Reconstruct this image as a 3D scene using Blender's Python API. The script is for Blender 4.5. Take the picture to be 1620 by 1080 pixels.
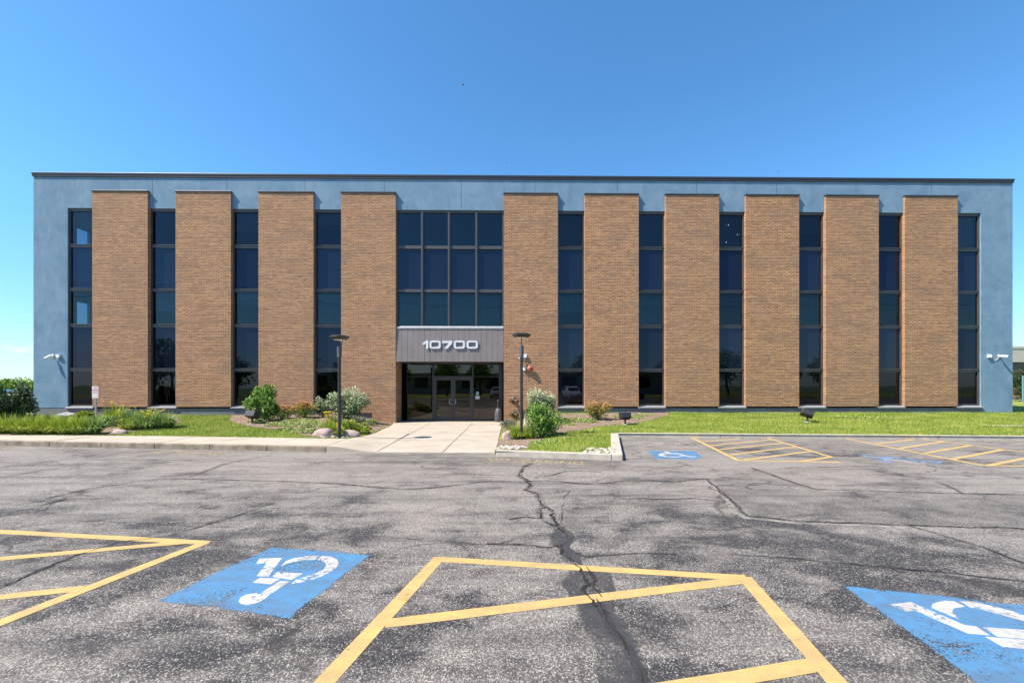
import bpy, bmesh, math, random
from mathutils import Vector, noise
R = math.radians
random.seed(7)
S = bpy.context.scene
COL = S.collection
for o in list(bpy.data.objects): bpy.data.objects.remove(o)

# ------------------------------------------------------------------ camera
EYE, FPX, YAW = 1.55, 690.0, R(0.81)
cam = bpy.data.cameras.new('camera'); co = bpy.data.objects.new('camera', cam); COL.objects.link(co)
co.location = (0, 0, EYE); co.rotation_euler = (R(90), 0, -YAW)
cam.sensor_width = 36; cam.lens = FPX/1620*36; cam.shift_y = 70/1620; cam.clip_end = 2000; cam.clip_start = .05
S.camera = co
# ------------------------------------------------------------------ light
SUNV = Vector((-2.45, -1.0, 3.3)).normalized()
el = math.asin(SUNV.z); az = math.atan2(SUNV.x, SUNV.y)
sl = bpy.data.lights.new('sun', 'SUN'); so = bpy.data.objects.new('sun', sl); COL.objects.link(so)
sl.energy = 5.0; sl.angle = R(.5); sl.color = (1, .91, .79)
so.rotation_euler = (-SUNV).to_track_quat('-Z', 'Y').to_euler(); so.location = (-30, -12, 40)
W = bpy.data.worlds.new('World'); S.world = W; W.use_nodes = True
wn, wl = W.node_tree.nodes, W.node_tree.links
bg = wn['Background']; sky = wn.new('ShaderNodeTexSky'); sky.sky_type = 'NISHITA'; sky.sun_disc = False
sky.sun_elevation = el; sky.sun_rotation = az % (2*math.pi); sky.air_density = 1.0; sky.dust_density = .3; sky.ozone_density = 2.5; sky.altitude = 200
bg.inputs['Strength'].default_value = .115
tc = wn.new('ShaderNodeTexCoord'); sep = wn.new('ShaderNodeSeparateXYZ'); wl.new(tc.outputs['Generated'], sep.inputs[0])
mp = wn.new('ShaderNodeMapping'); mp.inputs['Scale'].default_value = (9, 9, 34); wl.new(tc.outputs['Generated'], mp.inputs[0])
nz = wn.new('ShaderNodeTexNoise'); nz.inputs['Scale'].default_value = 1.0; nz.inputs['Detail'].default_value = 7; nz.inputs['Roughness'].default_value = .6
wl.new(mp.outputs[0], nz.inputs[0])
rp = wn.new('ShaderNodeValToRGB'); rp.color_ramp.elements[0].position = .47; rp.color_ramp.elements[1].position = .56
wl.new(nz.outputs[0], rp.inputs[0])
em = wn.new('ShaderNodeValToRGB'); e = em.color_ramp.elements
e[0].position = .0; e[0].color = (1, 1, 1, 1); e[1].position = .062; e[1].color = (0, 0, 0, 1); x = e.new(.05); x.color = (.75, .75, .75, 1)
wl.new(sep.outputs['Z'], em.inputs[0])
ax = wn.new('ShaderNodeMapRange'); ax.inputs[1].default_value = -.35; ax.inputs[2].default_value = -.65; wl.new(sep.outputs['X'], ax.inputs[0])
m1 = wn.new('ShaderNodeMath'); m1.operation = 'MULTIPLY'; wl.new(rp.outputs[0], m1.inputs[0]); wl.new(em.outputs[0], m1.inputs[1])
m2 = wn.new('ShaderNodeMath'); m2.operation = 'MULTIPLY'; wl.new(m1.outputs[0], m2.inputs[0]); wl.new(ax.outputs[0], m2.inputs[1])
mxw = wn.new('ShaderNodeMixRGB'); wl.new(m2.outputs[0], mxw.inputs[0]); tn = wn.new('ShaderNodeMixRGB'); tn.blend_type = 'MULTIPLY'; tn.inputs[0].default_value = 1; tn.inputs[2].default_value = (.69, 1.05, 1.18, 1); hs_ = wn.new('ShaderNodeHueSaturation'); hs_.inputs['Saturation'].default_value = 1.10; wl.new(sky.outputs[0], hs_.inputs['Color']); wl.new(hs_.outputs[0], tn.inputs[1]); hz_ = wn.new('ShaderNodeValToRGB'); hz_.color_ramp.elements[0].color = (.86, .70, .80, 1); hz_.color_ramp.elements[1].position = .30; wl.new(sep.outputs['Z'], hz_.inputs[0]); tn2 = wn.new('ShaderNodeMixRGB'); tn2.blend_type = 'MULTIPLY'; tn2.inputs[0].default_value = 1; wl.new(tn.outputs[0], tn2.inputs[1]); wl.new(hz_.outputs[0], tn2.inputs[2]); wl.new(tn2.outputs[0], mxw.inputs[1]); mxw.inputs[2].default_value = (5.6, 5.8, 6.1, 1)
wl.new(mxw.outputs[0], bg.inputs['Color'])
S.view_settings.view_transform = 'Standard'; S.view_settings.look = 'None'; S.view_settings.exposure = 0.9; S.view_settings.gamma = 1
S.render.engine = 'CYCLES'

# ------------------------------------------------------------------ pixel (of the 1620 px photo) to world point
cy, sy = math.cos(YAW), math.sin(YAW)
def ray(u, v):
    a = (u-810)/FPX; b = (610-v)/FPX
    return (a*cy+sy, cy-a*sy, b)
def atY(u, v, y):
    r = ray(u, v); t = y/r[1]; return Vector((r[0]*t, y, EYE+r[2]*t))
def atZ(u, v, z=0.0):
    r = ray(u, v); t = (z-EYE)/r[2]; return Vector((r[0]*t, r[1]*t, z))

# ------------------------------------------------------------------ materials
def mat(name, col=(.5, .5, .5), rough=.7, metal=0, spec=.5):
    m = bpy.data.materials.new(name); m.use_nodes = True
    p = m.node_tree.nodes['Principled BSDF']
    p.inputs['Base Color'].default_value = (*col, 1); p.inputs['Roughness'].default_value = rough
    p.inputs['Metallic'].default_value = metal; p.inputs['Specular IOR Level'].default_value = spec
    return m
class NT:
    def __init__(s, m): s.n = m.node_tree.nodes; s.l = m.node_tree.links; s.p = s.n['Principled BSDF']
    def new(s, t, **k):
        n = s.n.new('ShaderNode'+t)
        for a, b in k.items(): setattr(n, a, b)
        return n
    def co(s, scale=(1, 1, 1), kind='Object', rot=(0, 0, 0)):
        t = s.new('TexCoord'); m = s.new('Mapping'); m.inputs['Scale'].default_value = scale; m.inputs['Rotation'].default_value = rot
        s.l.new(t.outputs[kind], m.inputs[0]); return m.outputs[0]
    def noise(s, vec, scale, detail=4, rough=.5, dist=0):
        n = s.new('TexNoise'); n.inputs['Scale'].default_value = scale; n.inputs['Detail'].default_value = detail
        n.inputs['Roughness'].default_value = rough; n.inputs['Distortion'].default_value = dist
        s.l.new(vec, n.inputs['Vector']); return n.outputs[0]
    def ramp(s, fac, stops):
        r = s.new('ValToRGB'); e = r.color_ramp.elements
        while len(e) < len(stops): e.new(.5)
        for i, (p, c) in enumerate(stops):
            e[i].position = p; e[i].color = (c, c, c, 1) if not hasattr(c, '__len__') else (*c, 1)
        s.l.new(fac, r.inputs[0]); return r.outputs[0]
    def mix(s, fac, a, b, mode='MIX'):
        m = s.new('MixRGB', blend_type=mode)
        for i, x in enumerate((fac, a, b)):
            if hasattr(x, 'links') or hasattr(x, 'is_linked'): s.l.new(x, m.inputs[i])
            elif hasattr(x, '__len__'): m.inputs[i].default_value = (*x, 1)
            else: m.inputs[i].default_value = x if i == 0 else (x, x, x, 1)
        return m.outputs[0]
    def math(s, op, a, b=0.0):
        m = s.new('Math', operation=op)
        for i, x in enumerate((a, b)):
            if hasattr(x, 'is_linked'): s.l.new(x, m.inputs[i])
            else: m.inputs[i].default_value = x
        return m.outputs[0]
    def bump(s, h, strength=.5, dist=.01):
        b = s.new('Bump'); b.inputs['Strength'].default_value = strength; b.inputs['Distance'].default_value = dist
        s.l.new(h, b.inputs['Height']); s.l.new(b.outputs[0], s.p.inputs['Normal']); return b
    def base(s, c): s.l.new(c, s.p.inputs['Base Color'])

M = {}
def simple(name, col, rough=.6, metal=0, var=.12, scale=6, bump=0):
    m = mat(name, col, rough, metal); t = NT(m)
    n = t.noise(t.co(), scale, 5, .6)
    t.base(t.mix(t.ramp(n, [(.3, 0), (.7, 1)]), [c*(1-var) for c in col], [min(1, c*(1+var)) for c in col]))
    if bump: t.bump(t.noise(t.co(), scale*12, 4), bump, .005)
    M[name] = m; return m

# asphalt: worn seal coat over pale aggregate
m = mat('asphalt', rough=.88, spec=.25); t = NT(m); M['asphalt'] = m
c = t.co()
big = t.noise(c, .35, 6, .62, .6)
mid = t.noise(t.co((1, 1.6, 1)), 1.7, 7, .68, .4)
yw = t.new('SeparateXYZ'); t.l.new(c, yw.inputs[0])
near = t.new('MapRange'); near.inputs[1].default_value = 4.2; near.inputs[2].default_value = 6.8; t.l.new(yw.outputs[1], near.inputs[0])
w = t.math('ADD', t.math('MULTIPLY', big, .62), t.math('MULTIPLY', mid, .55))
w = t.math('ADD', w, t.math('MULTIPLY', near.outputs[0], .075))
wear = t.ramp(w, [(.515, 0), (.595, .5), (.69, 1)])
gr = t.noise(c, 95, 3, .75)
vo = t.new('TexVoronoi'); vo.inputs['Scale'].default_value = 135; t.l.new(c, vo.inputs['Vector'])
cellr = t.new('SeparateXYZ'); t.l.new(vo.outputs['Color'], cellr.inputs[0])
st = t.ramp(t.math('ADD', t.math('MULTIPLY', cellr.outputs[0], .8), t.math('MULTIPLY', wear, .32)), [(.62, 0), (.80, 1)])
binder = t.mix(wear, (.026, .026, .030), (.132, .118, .106))
binder = t.mix(t.math('MULTIPLY', t.ramp(gr, [(.3, .0), (.75, .55)]), t.ramp(wear, [(0, .25), (.6, 1)])), binder, (.20, .175, .152))
stone = t.mix(cellr.outputs[1], (.18, .165, .148), (.47, .43, .385))
colr = t.mix(t.math('MULTIPLY', st, .85), binder, stone)
# tyre streaks along the lane
stx = t.noise(t.co((.12, 1.6, 1)), 2.2, 5, .6)
colr = t.mix(t.math('MULTIPLY', t.ramp(stx, [(.48, 0), (.70, 1)]), .5), colr, (.050, .046, .047))
# hairline crack network
nn = t.new('TexNoise'); nn.inputs['Scale'].default_value = 2.4; nn.inputs['Detail'].default_value = 6; t.l.new(c, nn.inputs[0])
cd = t.mix(.30, t.co((.38, .6, 1)), nn.outputs[1])
ve = t.new('TexVoronoi', feature='DISTANCE_TO_EDGE'); ve.inputs['Scale'].default_value = .9; t.l.new(cd, ve.inputs['Vector'])
hl = t.ramp(ve.outputs[0], [(.0, 1), (.006, .8), (.012, 0)])
hl = t.math('MULTIPLY', hl, t.ramp(t.noise(c, .45, 3), [(.42, 0), (.55, .7)]))
colr = t.mix(hl, colr, (.035, .032, .032))
t.base(colr)
t.bump(t.math('ADD', t.math('MULTIPLY', vo.outputs[0], -.7), t.math('MULTIPLY', gr, .7)), .55, .006)

def alpha_paint(name, col, dirt, thr=(.33, .40), scale=26, big=2.2, rough=.7, amax=1.0):
    m = mat(name, col, rough, 0, .3); t = NT(m); M[name] = m
    c = t.co()
    f = t.noise(c, scale, 6, .72); g = t.noise(c, big, 5, .6, .5)
    s = t.math('ADD', t.math('MULTIPLY', f, .55), t.math('MULTIPLY', g, .45))
    att = t.new('Attribute', attribute_name='tone')
    s = t.math('ADD', s, t.math('MULTIPLY', t.math('SUBTRACT', att.outputs['Fac'], 1.0), .22))
    t.l.new(t.ramp(s, [(thr[0], 0), (thr[1], amax)]), t.p.inputs['Alpha'])
    d = t.noise(c, 9, 6, .7)
    d2 = t.noise(t.co((.5, 2.2, 1)), 2.6, 6, .65)
    t.base(t.mix(t.ramp(d2, [(.46, 0), (.66, .6)]), t.mix(t.ramp(d, [(.40, 0), (.72, .8)]), col, dirt), dirt))
    t.bump(t.noise(c, 120, 2), .35, .003)
    return m
alpha_paint('yellow_paint', (.53, .355, .125), (.33, .24, .12), (.345, .40), 34)
alpha_paint('faded_yellow_paint', (.44, .31, .12), (.26, .21, .12), (.43, .51), 30, 5)
alpha_paint('blue_paint', (.068, .205, .37), (.085, .13, .19), (.41, .45), 44, 1.8)
alpha_paint('white_paint', (.50, .50, .49), (.24, .22, .20), (.41, .46), 30, 5)
alpha_paint('worn_blue_paint', (.10, .29, .58), (.2, .26, .34), (.46, .56), 9, 2.5)
alpha_paint('seal', (.048, .047, .053), (.07, .067, .068), (.36, .54), 40, 3, amax=.85)
alpha_paint('crack', (.018, .016, .016), (.03, .027, .025), (.30, .38), 20, 4)
alpha_paint('soft_seal', (.045, .043, .047), (.06, .056, .056), (.36, .60), 12, 3, amax=.7)
alpha_paint('pale_wear', (.27, .245, .215), (.22, .20, .18), (.33, .50), 14, 3)
alpha_paint('patch_tone', (.105, .096, .090), (.165, .15, .138), (.40, .72), 60, 2, amax=.6)

def concrete(name, a, b, rough=.85, sc=1.0):
    m = mat(name, a, rough, 0, .3); t = NT(m); M[name] = m; c = t.co()
    n = t.noise(c, 1.3*sc, 8, .65); g = t.noise(c, 60, 3, .6)
    k = t.mix(t.ramp(n, [(.35, 0), (.68, 1)]), a, b)
    t.base(t.mix(t.ramp(g, [(.35, .12), (.7, 0)]), k, [x*.6 for x in a])); t.bump(g, .3, .003)
concrete('concrete', (.37, .315, .25), (.47, .41, .335))
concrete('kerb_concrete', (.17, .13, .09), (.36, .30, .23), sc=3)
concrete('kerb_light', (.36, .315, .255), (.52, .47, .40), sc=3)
concrete('foundation_concrete', (.13, .13, .145), (.20, .20, .21))
concrete('tan_panel', (.42, .38, .34), (.48, .44, .39))
simple('joint', (.16, .13, .10), .9)
# blue stucco
m = mat('stucco', rough=.9, spec=.2); t = NT(m); M['stucco'] = m; c = t.co()
a = t.noise(c, .9, 9, .72, .8); b = t.noise(t.co((1, 1, .35)), 2.6, 8, .7, 1.2)
k = t.mix(t.ramp(a, [(.34, 0), (.68, 1)]), (.125, .215, .30), (.20, .30, .39))
k = t.mix(t.ramp(b, [(.5, 0), (.72, .5)]), k, (.25, .35, .44))
k = t.mix(t.ramp(t.noise(t.co((.2, 1, 5)), 1.1, 6, .6), [(.62, 0), (.72, .25)]), k, (.09, .155, .22))
t.base(k); t.bump(t.noise(c, 45, 5, .7), .35, .01)
# brick
m = mat('brick', rough=.85, spec=.25); t = NT(m); M['brick'] = m
tcn = t.new('TexCoord'); sp = t.new('SeparateXYZ'); t.l.new(tcn.outputs['Object'], sp.inputs[0])
cb = t.new('CombineXYZ'); t.l.new(t.math('ADD', sp.outputs[0], sp.outputs[1]), cb.inputs[0]); t.l.new(sp.outputs[2], cb.inputs[1])
br = t.new('TexBrick'); br.offset = .5; br.inputs['Scale'].default_value = 1; br.inputs['Brick Width'].default_value = .2107
br.inputs['Row Height'].default_value = .0677; br.inputs['Mortar Size'].default_value = .0085; br.inputs['Mortar Smooth'].default_value = .25
br.inputs['Bias'].default_value = 0; t.l.new(cb.outputs[0], br.inputs[0])
br.inputs['Color1'].default_value = (.57, .300, .145, 1); br.inputs['Color2'].default_value = (.41, .202, .100, 1)
br.inputs['Mortar'].default_value = (.20, .145, .105, 1)
cs = t.new('Mapping'); cs.inputs['Scale'].default_value = (4.7, 14.8, 1); t.l.new(cb.outputs[0], cs.inputs[0])
sn = t.noise(cs.outputs[0], 1.0, 2, .5)
k = t.mix(t.ramp(sn, [(.56, 0), (.70, .85)]), br.outputs['Color'], (.62, .38, .20))
k = t.mix(t.ramp(sn, [(.30, .8), (.44, 0)]), k, (.20, .115, .075))
cs2 = t.new('Mapping'); cs2.inputs['Scale'].default_value = (.55, 1.5, 1); t.l.new(cb.outputs[0], cs2.inputs[0])
ln = t.noise(cs2.outputs[0], 1.2, 7, .68, .5)
k = t.mix(t.ramp(ln, [(.48, 0), (.66, .55)]), k, (.25, .165, .11))
k = t.mix(t.ramp(ln, [(.30, .40), (.46, 0)]), k, (.60, .34, .17))
mo = t.mix(br.outputs['Fac'], k, (.165, .115, .085))
cs3 = t.new('Mapping'); cs3.inputs['Scale'].default_value = (.9, 14.77, 1); t.l.new(cb.outputs[0], cs3.inputs[0])
cn_ = t.noise(cs3.outputs[0], 1.0, 3, .6)
mo = t.mix(t.ramp(cn_, [(.52, 0), (.70, .42)]), mo, (.17, .11, .078))
mo = t.mix(t.ramp(cn_, [(.30, .35), (.46, 0)]), mo, (.62, .40, .23))
oi = t.new('ObjectInfo'); mo = t.mix(t.math('MULTIPLY', oi.outputs['Random'], .16), mo, (.30, .20, .14))
t.base(mo)
t.bump(t.math('ADD', t.math('MULTIPLY', br.outputs['Fac'], -1), t.math('MULTIPLY', t.noise(cb.outputs[0], 60, 4), .5)), .9, .010)

simple('coping_metal', (.055, .05, .05), .38, .3)
simple('frame_metal', (.085, .076, .074), .42, .2)
simple('canopy_metal', (.225, .185, .17), .45, .15, .08, 2)
simple('pale_flashing', (.33, .33, .34), .5, .1)
simple('white_metal', (.60, .61, .62), .35)
simple('dark_metal', (.035, .033, .034), .45, .3)
simple('bronze_metal', (.16, .12, .075), .4, .7)
simple('steel', (.55, .55, .56), .35, .8)
simple('white_plastic', (.78, .78, .76), .4)
simple('red_paint', (.42, .10, .06), .4)
simple('grey_plastic', (.07, .078, .088), .55)
simple('rock', (.42, .30, .27), .85, var=.25, bump=.6)
simple('white_rock', (.40, .36, .31), .85, var=.2, bump=.5)
simple('interior_grey', (.24, .25, .27), .9)
simple('interior_dark', (.06, .06, .065), .9)
simple('blind_fabric', (.42, .45, .45), .9)
simple('door_metal', (.05, .042, .037), .4, .2)
simple('bark', (.11, .08, .055), .9, var=.3, bump=.5)
simple('rubber', (.02, .02, .02), .8)
simple('red_ink', (.60, .10, .08), .6)
simple('sign_face', (.72, .66, .62), .5)
simple('paper', (.5, .5, .5), .7)
simple('tinted_paper', (.25, .36, .42), .7)
simple('dark_car_paint', (.03, .045, .07), .2, .3)
simple('white_car_paint', (.75, .76, .77), .25)
simple('silver_car_paint', (.42, .44, .46), .25, .5)
simple('insect_black', (.02, .02, .03), .6)
simple('teal_metal', (.16, .32, .36), .4)
m = mat('car_glass', (.015, .018, .02), .05); M['car_glass'] = m
m = mat('tail_red', (.45, .02, .02), .2); M['tail_red'] = m
m = mat('lamp_glow', (1, 1, 1)); m.node_tree.nodes['Principled BSDF'].inputs['Emission Color'].default_value = (1, .95, .85, 1)
m.node_tree.nodes['Principled BSDF'].inputs['Emission Strength'].default_value = 2.2; M['lamp_glow'] = m
def glass(name, spandrel=False, tint=(.42, .50, .56), refl=(.56, .63, .70), under=(.008, .012, .022), bumpy=.012):
    m = bpy.data.materials.new(name); m.use_nodes = True; n, l = m.node_tree.nodes, m.node_tree.links
    n.clear(); out = n.new('ShaderNodeOutputMaterial'); g = n.new('ShaderNodeBsdfGlossy'); g.inputs['Roughness'].default_value = .01
    g.inputs['Color'].default_value = (*refl, 1)
    if spandrel: b = n.new('ShaderNodeBsdfDiffuse')
    else: b = n.new('ShaderNodeBsdfTransparent')
    b.inputs['Color'].default_value = (*(under if spandrel else tint), 1)
    f = n.new('ShaderNodeFresnel'); f.inputs['IOR'].default_value = 1.75
    mx = n.new('ShaderNodeMixShader'); l.new(f.outputs[0], mx.inputs[0]); l.new(b.outputs[0], mx.inputs[1]); l.new(g.outputs[0], mx.inputs[2])
    tcx = n.new('ShaderNodeTexCoord'); ns = n.new('ShaderNodeTexNoise'); ns.inputs['Scale'].default_value = .9; ns.inputs['Detail'].default_value = 1
    l.new(tcx.outputs['Object'], ns.inputs[0]); bp = n.new('ShaderNodeBump'); bp.inputs['Strength'].default_value = .25; bp.inputs['Distance'].default_value = bumpy
    l.new(ns.outputs[0], bp.inputs['Height']); l.new(bp.outputs[0], g.inputs['Normal']); l.new(mx.outputs[0], out.inputs[0]); M[name] = m
glass('vision_glass'); glass('vision_glass_b', False, (.30, .42, .46), (.46, .57, .61)); glass('vision_glass_c', False, (.26, .28, .33), (.42, .46, .54))
glass('spandrel_glass', True, refl=(.37, .45, .58)); glass('spandrel_glass_b', True, refl=(.28, .33, .43), under=(.006, .009, .02))
glass('entrance_glass', False, (.30, .28, .25), (.85, .80, .70), bumpy=.006)

def foliage(name, stops, trans=.25, rough=.55):
    m = mat(name, rough=rough, spec=.35); t = NT(m); M[name] = m
    at = t.new('Attribute', attribute_name='tone'); col = t.ramp(at.outputs['Fac'], stops); t.base(col)
    tr = t.new('BsdfTranslucent'); t.l.new(col, tr.inputs[0]); mx = t.new('MixShader'); mx.inputs[0].default_value = trans
    t.l.new(t.p.outputs[0], mx.inputs[1]); t.l.new(tr.outputs[0], mx.inputs[2]); t.l.new(mx.outputs[0], t.n['Material Output'].inputs[0])
foliage('grass_leaf', [(0, (.10, .165, .022)), (.45, (.25, .325, .05)), (.8, (.38, .42, .09)), (1, (.50, .44, .19))], .3)
foliage('shrub_leaf', [(0, (.07, .14, .02)), (.55, (.19, .33, .06)), (1, (.36, .50, .12))])
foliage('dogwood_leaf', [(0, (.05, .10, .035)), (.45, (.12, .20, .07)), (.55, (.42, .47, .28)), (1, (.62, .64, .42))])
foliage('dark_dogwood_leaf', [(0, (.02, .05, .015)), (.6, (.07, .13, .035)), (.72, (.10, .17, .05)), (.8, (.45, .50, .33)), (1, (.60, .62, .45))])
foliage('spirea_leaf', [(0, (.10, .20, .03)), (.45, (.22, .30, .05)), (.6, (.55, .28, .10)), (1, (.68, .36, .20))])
foliage('lily_leaf', [(0, (.12, .20, .02)), (.55, (.30, .40, .04)), (1, (.50, .54, .08))])
foliage('dark_lily_leaf', [(0, (.09, .16, .04)), (.6, (.21, .32, .08)), (1, (.40, .48, .15))])
foliage('yellow_petal', [(0, (.75, .50, .03)), (1, (.85, .68, .05))])
foliage('plume', [(0, (.22, .20, .10)), (1, (.42, .22, .16))])
foliage('grey_leaf', [(0, (.15, .14, .13)), (.6, (.24, .24, .17)), (1, (.30, .36, .18))])
foliage('cover_leaf', [(0, (.11, .18, .03)), (.6, (.29, .37, .08)), (1, (.48, .52, .20))])
foliage('hedge_leaf', [(0, (.04, .10, .015)), (.6, (.18, .32, .04)), (1, (.36, .48, .08))])
foliage('dark_tree_leaf', [(0, (.012, .025, .012)), (1, (.05, .09, .03))], .1)
# grass ground and mulch
m = mat('lawn_ground', rough=.95, spec=.1); t = NT(m); M['lawn_ground'] = m; c = t.co()
k = t.mix(t.ramp(t.noise(c, .8, 7, .6), [(.35, 0), (.65, 1)]), (.17, .21, .035), (.33, .35, .07))
t.base(t.mix(t.ramp(t.noise(c, 40, 3), [(.4, 0), (.7, .6)]), k, (.08, .12, .025)))
m = mat('mulch', rough=.95, spec=.1); t = NT(m); M['mulch'] = m; c = t.co()
vv = t.new('TexVoronoi'); vv.inputs['Scale'].default_value = 22; t.l.new(t.co((1, 2, 1)), vv.inputs[0]); ss = t.new('SeparateXYZ'); t.l.new(vv.outputs[1], ss.inputs[0])
k = t.ramp(ss.outputs[0], [(0, (.10, .065, .045)), (.55, (.24, .165, .125)), (1, (.42, .33, .27))])
t.base(t.mix(t.ramp(t.noise(c, 1.5, 4), [(.5, 0), (.7, .5)]), k, (.17, .14, .07))); t.bump(vv.outputs[0], .9, .02)
m = mat('far_ground', (.10, .15, .04), .95); M['far_ground'] = m

# ------------------------------------------------------------------ mesh builder
class MB:
    def __init__(s): s.v = []; s.f = []; s.m = []; s.t = []; s.mi = 0; s.tone = 1.0
    def add(s, vs, fs, tones=None):
        b = len(s.v); s.v += [tuple(x) for x in vs]; s.f += [[b+i for i in f] for f in fs]; s.m += [s.mi]*len(fs)
        s.t += tones if tones else [s.tone]*len(vs)
    def box(s, x0, x1, y0, y1, z0, z1):
        s.add([(x0, y0, z0), (x1, y0, z0), (x1, y1, z0), (x0, y1, z0), (x0, y0, z1), (x1, y0, z1), (x1, y1, z1), (x0, y1, z1)],
              [(0, 3, 2, 1), (4, 5, 6, 7), (0, 1, 5, 4), (1, 2, 6, 5), (2, 3, 7, 6), (3, 0, 4, 7)])
    def prism(s, pts, vec, cap=True):
        n = len(pts); vec = Vector(vec); P = [Vector(p) for p in pts]; Q = [p+vec for p in P]
        fs = [(i, (i+1) % n, n+(i+1) % n, n+i) for i in range(n)]
        if cap: fs += [tuple(range(n))[::-1], tuple(range(n, 2*n))]
        s.add(P+Q, fs)
    def tube(s, p0, p1, r0, r1=None, n=10, cap=True):
        r1 = r0 if r1 is None else r1; p0, p1 = Vector(p0), Vector(p1); d = (p1-p0).normalized()
        a = d.orthogonal().normalized(); b = d.cross(a); vs = []
        for p, r in ((p0, r0), (p1, r1)):
            for i in range(n):
                q = 2*math.pi*i/n; vs.append(p+a*math.cos(q)*r+b*math.sin(q)*r)
        fs = [(i, (i+1) % n, n+(i+1) % n, n+i) for i in range(n)]
        if cap: fs += [tuple(range(n))[::-1], tuple(range(n, 2*n))]
        s.add(vs, fs)
    def path(s, pts, rads, n=8):
        for i in range(len(pts)-1): s.tube(pts[i], pts[i+1], rads[i], rads[i+1], n)
    def lathe(s, prof, c, n=20, axis='z'):
        c = Vector(c); vs = []
        for r, h in prof:
            for i in range(n):
                q = 2*math.pi*i/n; x, y = math.cos(q)*r, math.sin(q)*r
                vs.append(c+(Vector((x, y, h)) if axis == 'z' else Vector((x, -h, y))))
        fs = [(j*n+i, j*n+(i+1) % n, (j+1)*n+(i+1) % n, (j+1)*n+i) for j in range(len(prof)-1) for i in range(n)]
        fs += [tuple(range(n))[::-1], tuple(range((len(prof)-1)*n, len(prof)*n))]
        s.add(vs, fs)
    def build(s, name, mats, parent=None, smooth=False, origin=None, fix=True, bevel=0):
        me = bpy.data.meshes.new(name)
        og = Vector(origin) if origin is not None else (Vector(parent['_w']) if parent is not None and '_w' in parent.keys() else Vector((0, 0, 0)))
        me.from_pydata([(x-og.x, y-og.y, z-og.z) for x, y, z in s.v], [], s.f)
        if not isinstance(mats, (list, tuple)): mats = [mats]
        for k in mats: me.materials.append(M[k])
        me.polygons.foreach_set('material_index', s.m)
        if smooth: me.polygons.foreach_set('use_smooth', [True]*len(s.f))
        a = me.attributes.new('tone', 'FLOAT', 'POINT'); a.data.foreach_set('value', s.t)
        if fix:
            bm = bmesh.new(); bm.from_mesh(me); bmesh.ops.recalc_face_normals(bm, faces=bm.faces)
            bm.to_mesh(me); bm.free()
        o = bpy.data.objects.new(name, me); COL.objects.link(o)
        if parent is not None: o.parent = parent
        if parent is None and origin is not None: o.location = og
        if parent is not None: o['_w'] = list(parent['_w']) if '_w' in parent.keys() else [0, 0, 0]
        else: o['_w'] = list(og)
        if bevel:
            b = o.modifiers.new('bevel', 'BEVEL'); b.width = bevel; b.segments = 2; b.limit_method = 'ANGLE'
        return o
def tag(o, label=None, cat=None, group=None, kind=None):
    if label: o['label'] = label
    if cat: o['category'] = cat
    if group: o['group'] = group
    if kind: o['kind'] = kind
    return o
def empty(name, loc, label, cat, group=None):
    o = bpy.data.objects.new(name, None); COL.objects.link(o); o.location = loc; o.empty_display_size = .3; o['_w'] = list(loc)
    return tag(o, label, cat, group)
def copy_thing(root, loc, label):
    def rec(o, par):
        c = o.copy(); COL.objects.link(c)
        if par is not None: c.parent = par
        for ch in [x for x in list(bpy.data.objects) if x.parent == o]: rec(ch, c)
        return c
    r = rec(root, None); r.location = loc; r['label'] = label; return r
def struct(o): o['kind'] = 'structure'; return o

# ------------------------------------------------------------------ ground plan
YF, YS, YG = 19.0, 19.1, 19.22           # pilaster front, stucco face, glass plane
def lerp_line(p, q, x): return p[1]+(q[1]-p[1])*(x-p[0])/(q[0]-p[0])
SB0, SB1 = atZ(0, 686.4, .13), atZ(533, 693, .13)      # back edge of the left pavement
SF0, SF1 = atZ(0, 696.8, .13), atZ(516, 706.2, .13)    # front edge
KR0, KR1 = atZ(784, 712.5, .12), atZ(984, 718.5, .12)  # front kerb of the right lawn
KA, KB = atZ(968, 719, .12), atZ(968, 686.3, .12)      # lawn side of the kerb return
KF0, KF1 = atZ(976, 685, .12), atZ(1620, 689.8, .12)   # far kerb of the right stalls
def xret(y): return KA.x+(KB.x-KA.x)*(y-KA.y)/(KB.y-KA.y)
def yfar(x): return lerp_line(KF0, KF1, x)
def yfront(x):
    if x < -2: return lerp_line(SB0, SB1, x)
    if x < KA.x: return lerp_line(KR0, KR1, x)
    if x < KB.x: return max(KR1.y, KA.y+(KB.y-KA.y)*(x-KA.x)/(KB.x-KA.x))
    return yfar(x)
def walkz(y): return .004-.008*max(0, y-10.2)
WL = [atZ(516, 706.2, .13), atZ(533, 699.8, .13), atZ(549.8, 693.4, .125), atZ(572, 689, .07), atZ(591, 684.5, .01), atZ(607, 679, -.05), atZ(618, 674, -.06)]
WL = [(p.x, p.y) for p in WL]+[(-4.86, 18.99)]
def walk_left(y):
    if y <= WL[0][1]: return WL[0][0]
    for a, b in zip(WL, WL[1:]):
        if y <= b[1]: return a[0]+(b[0]-a[0])*(y-a[1])/(b[1]-a[1])
    return WL[-1][0]
def walk_right(y): return -.26+.012*(y-10)
def sm(t): t = max(0, min(1, t)); return t*t*(3-2*t)
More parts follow.
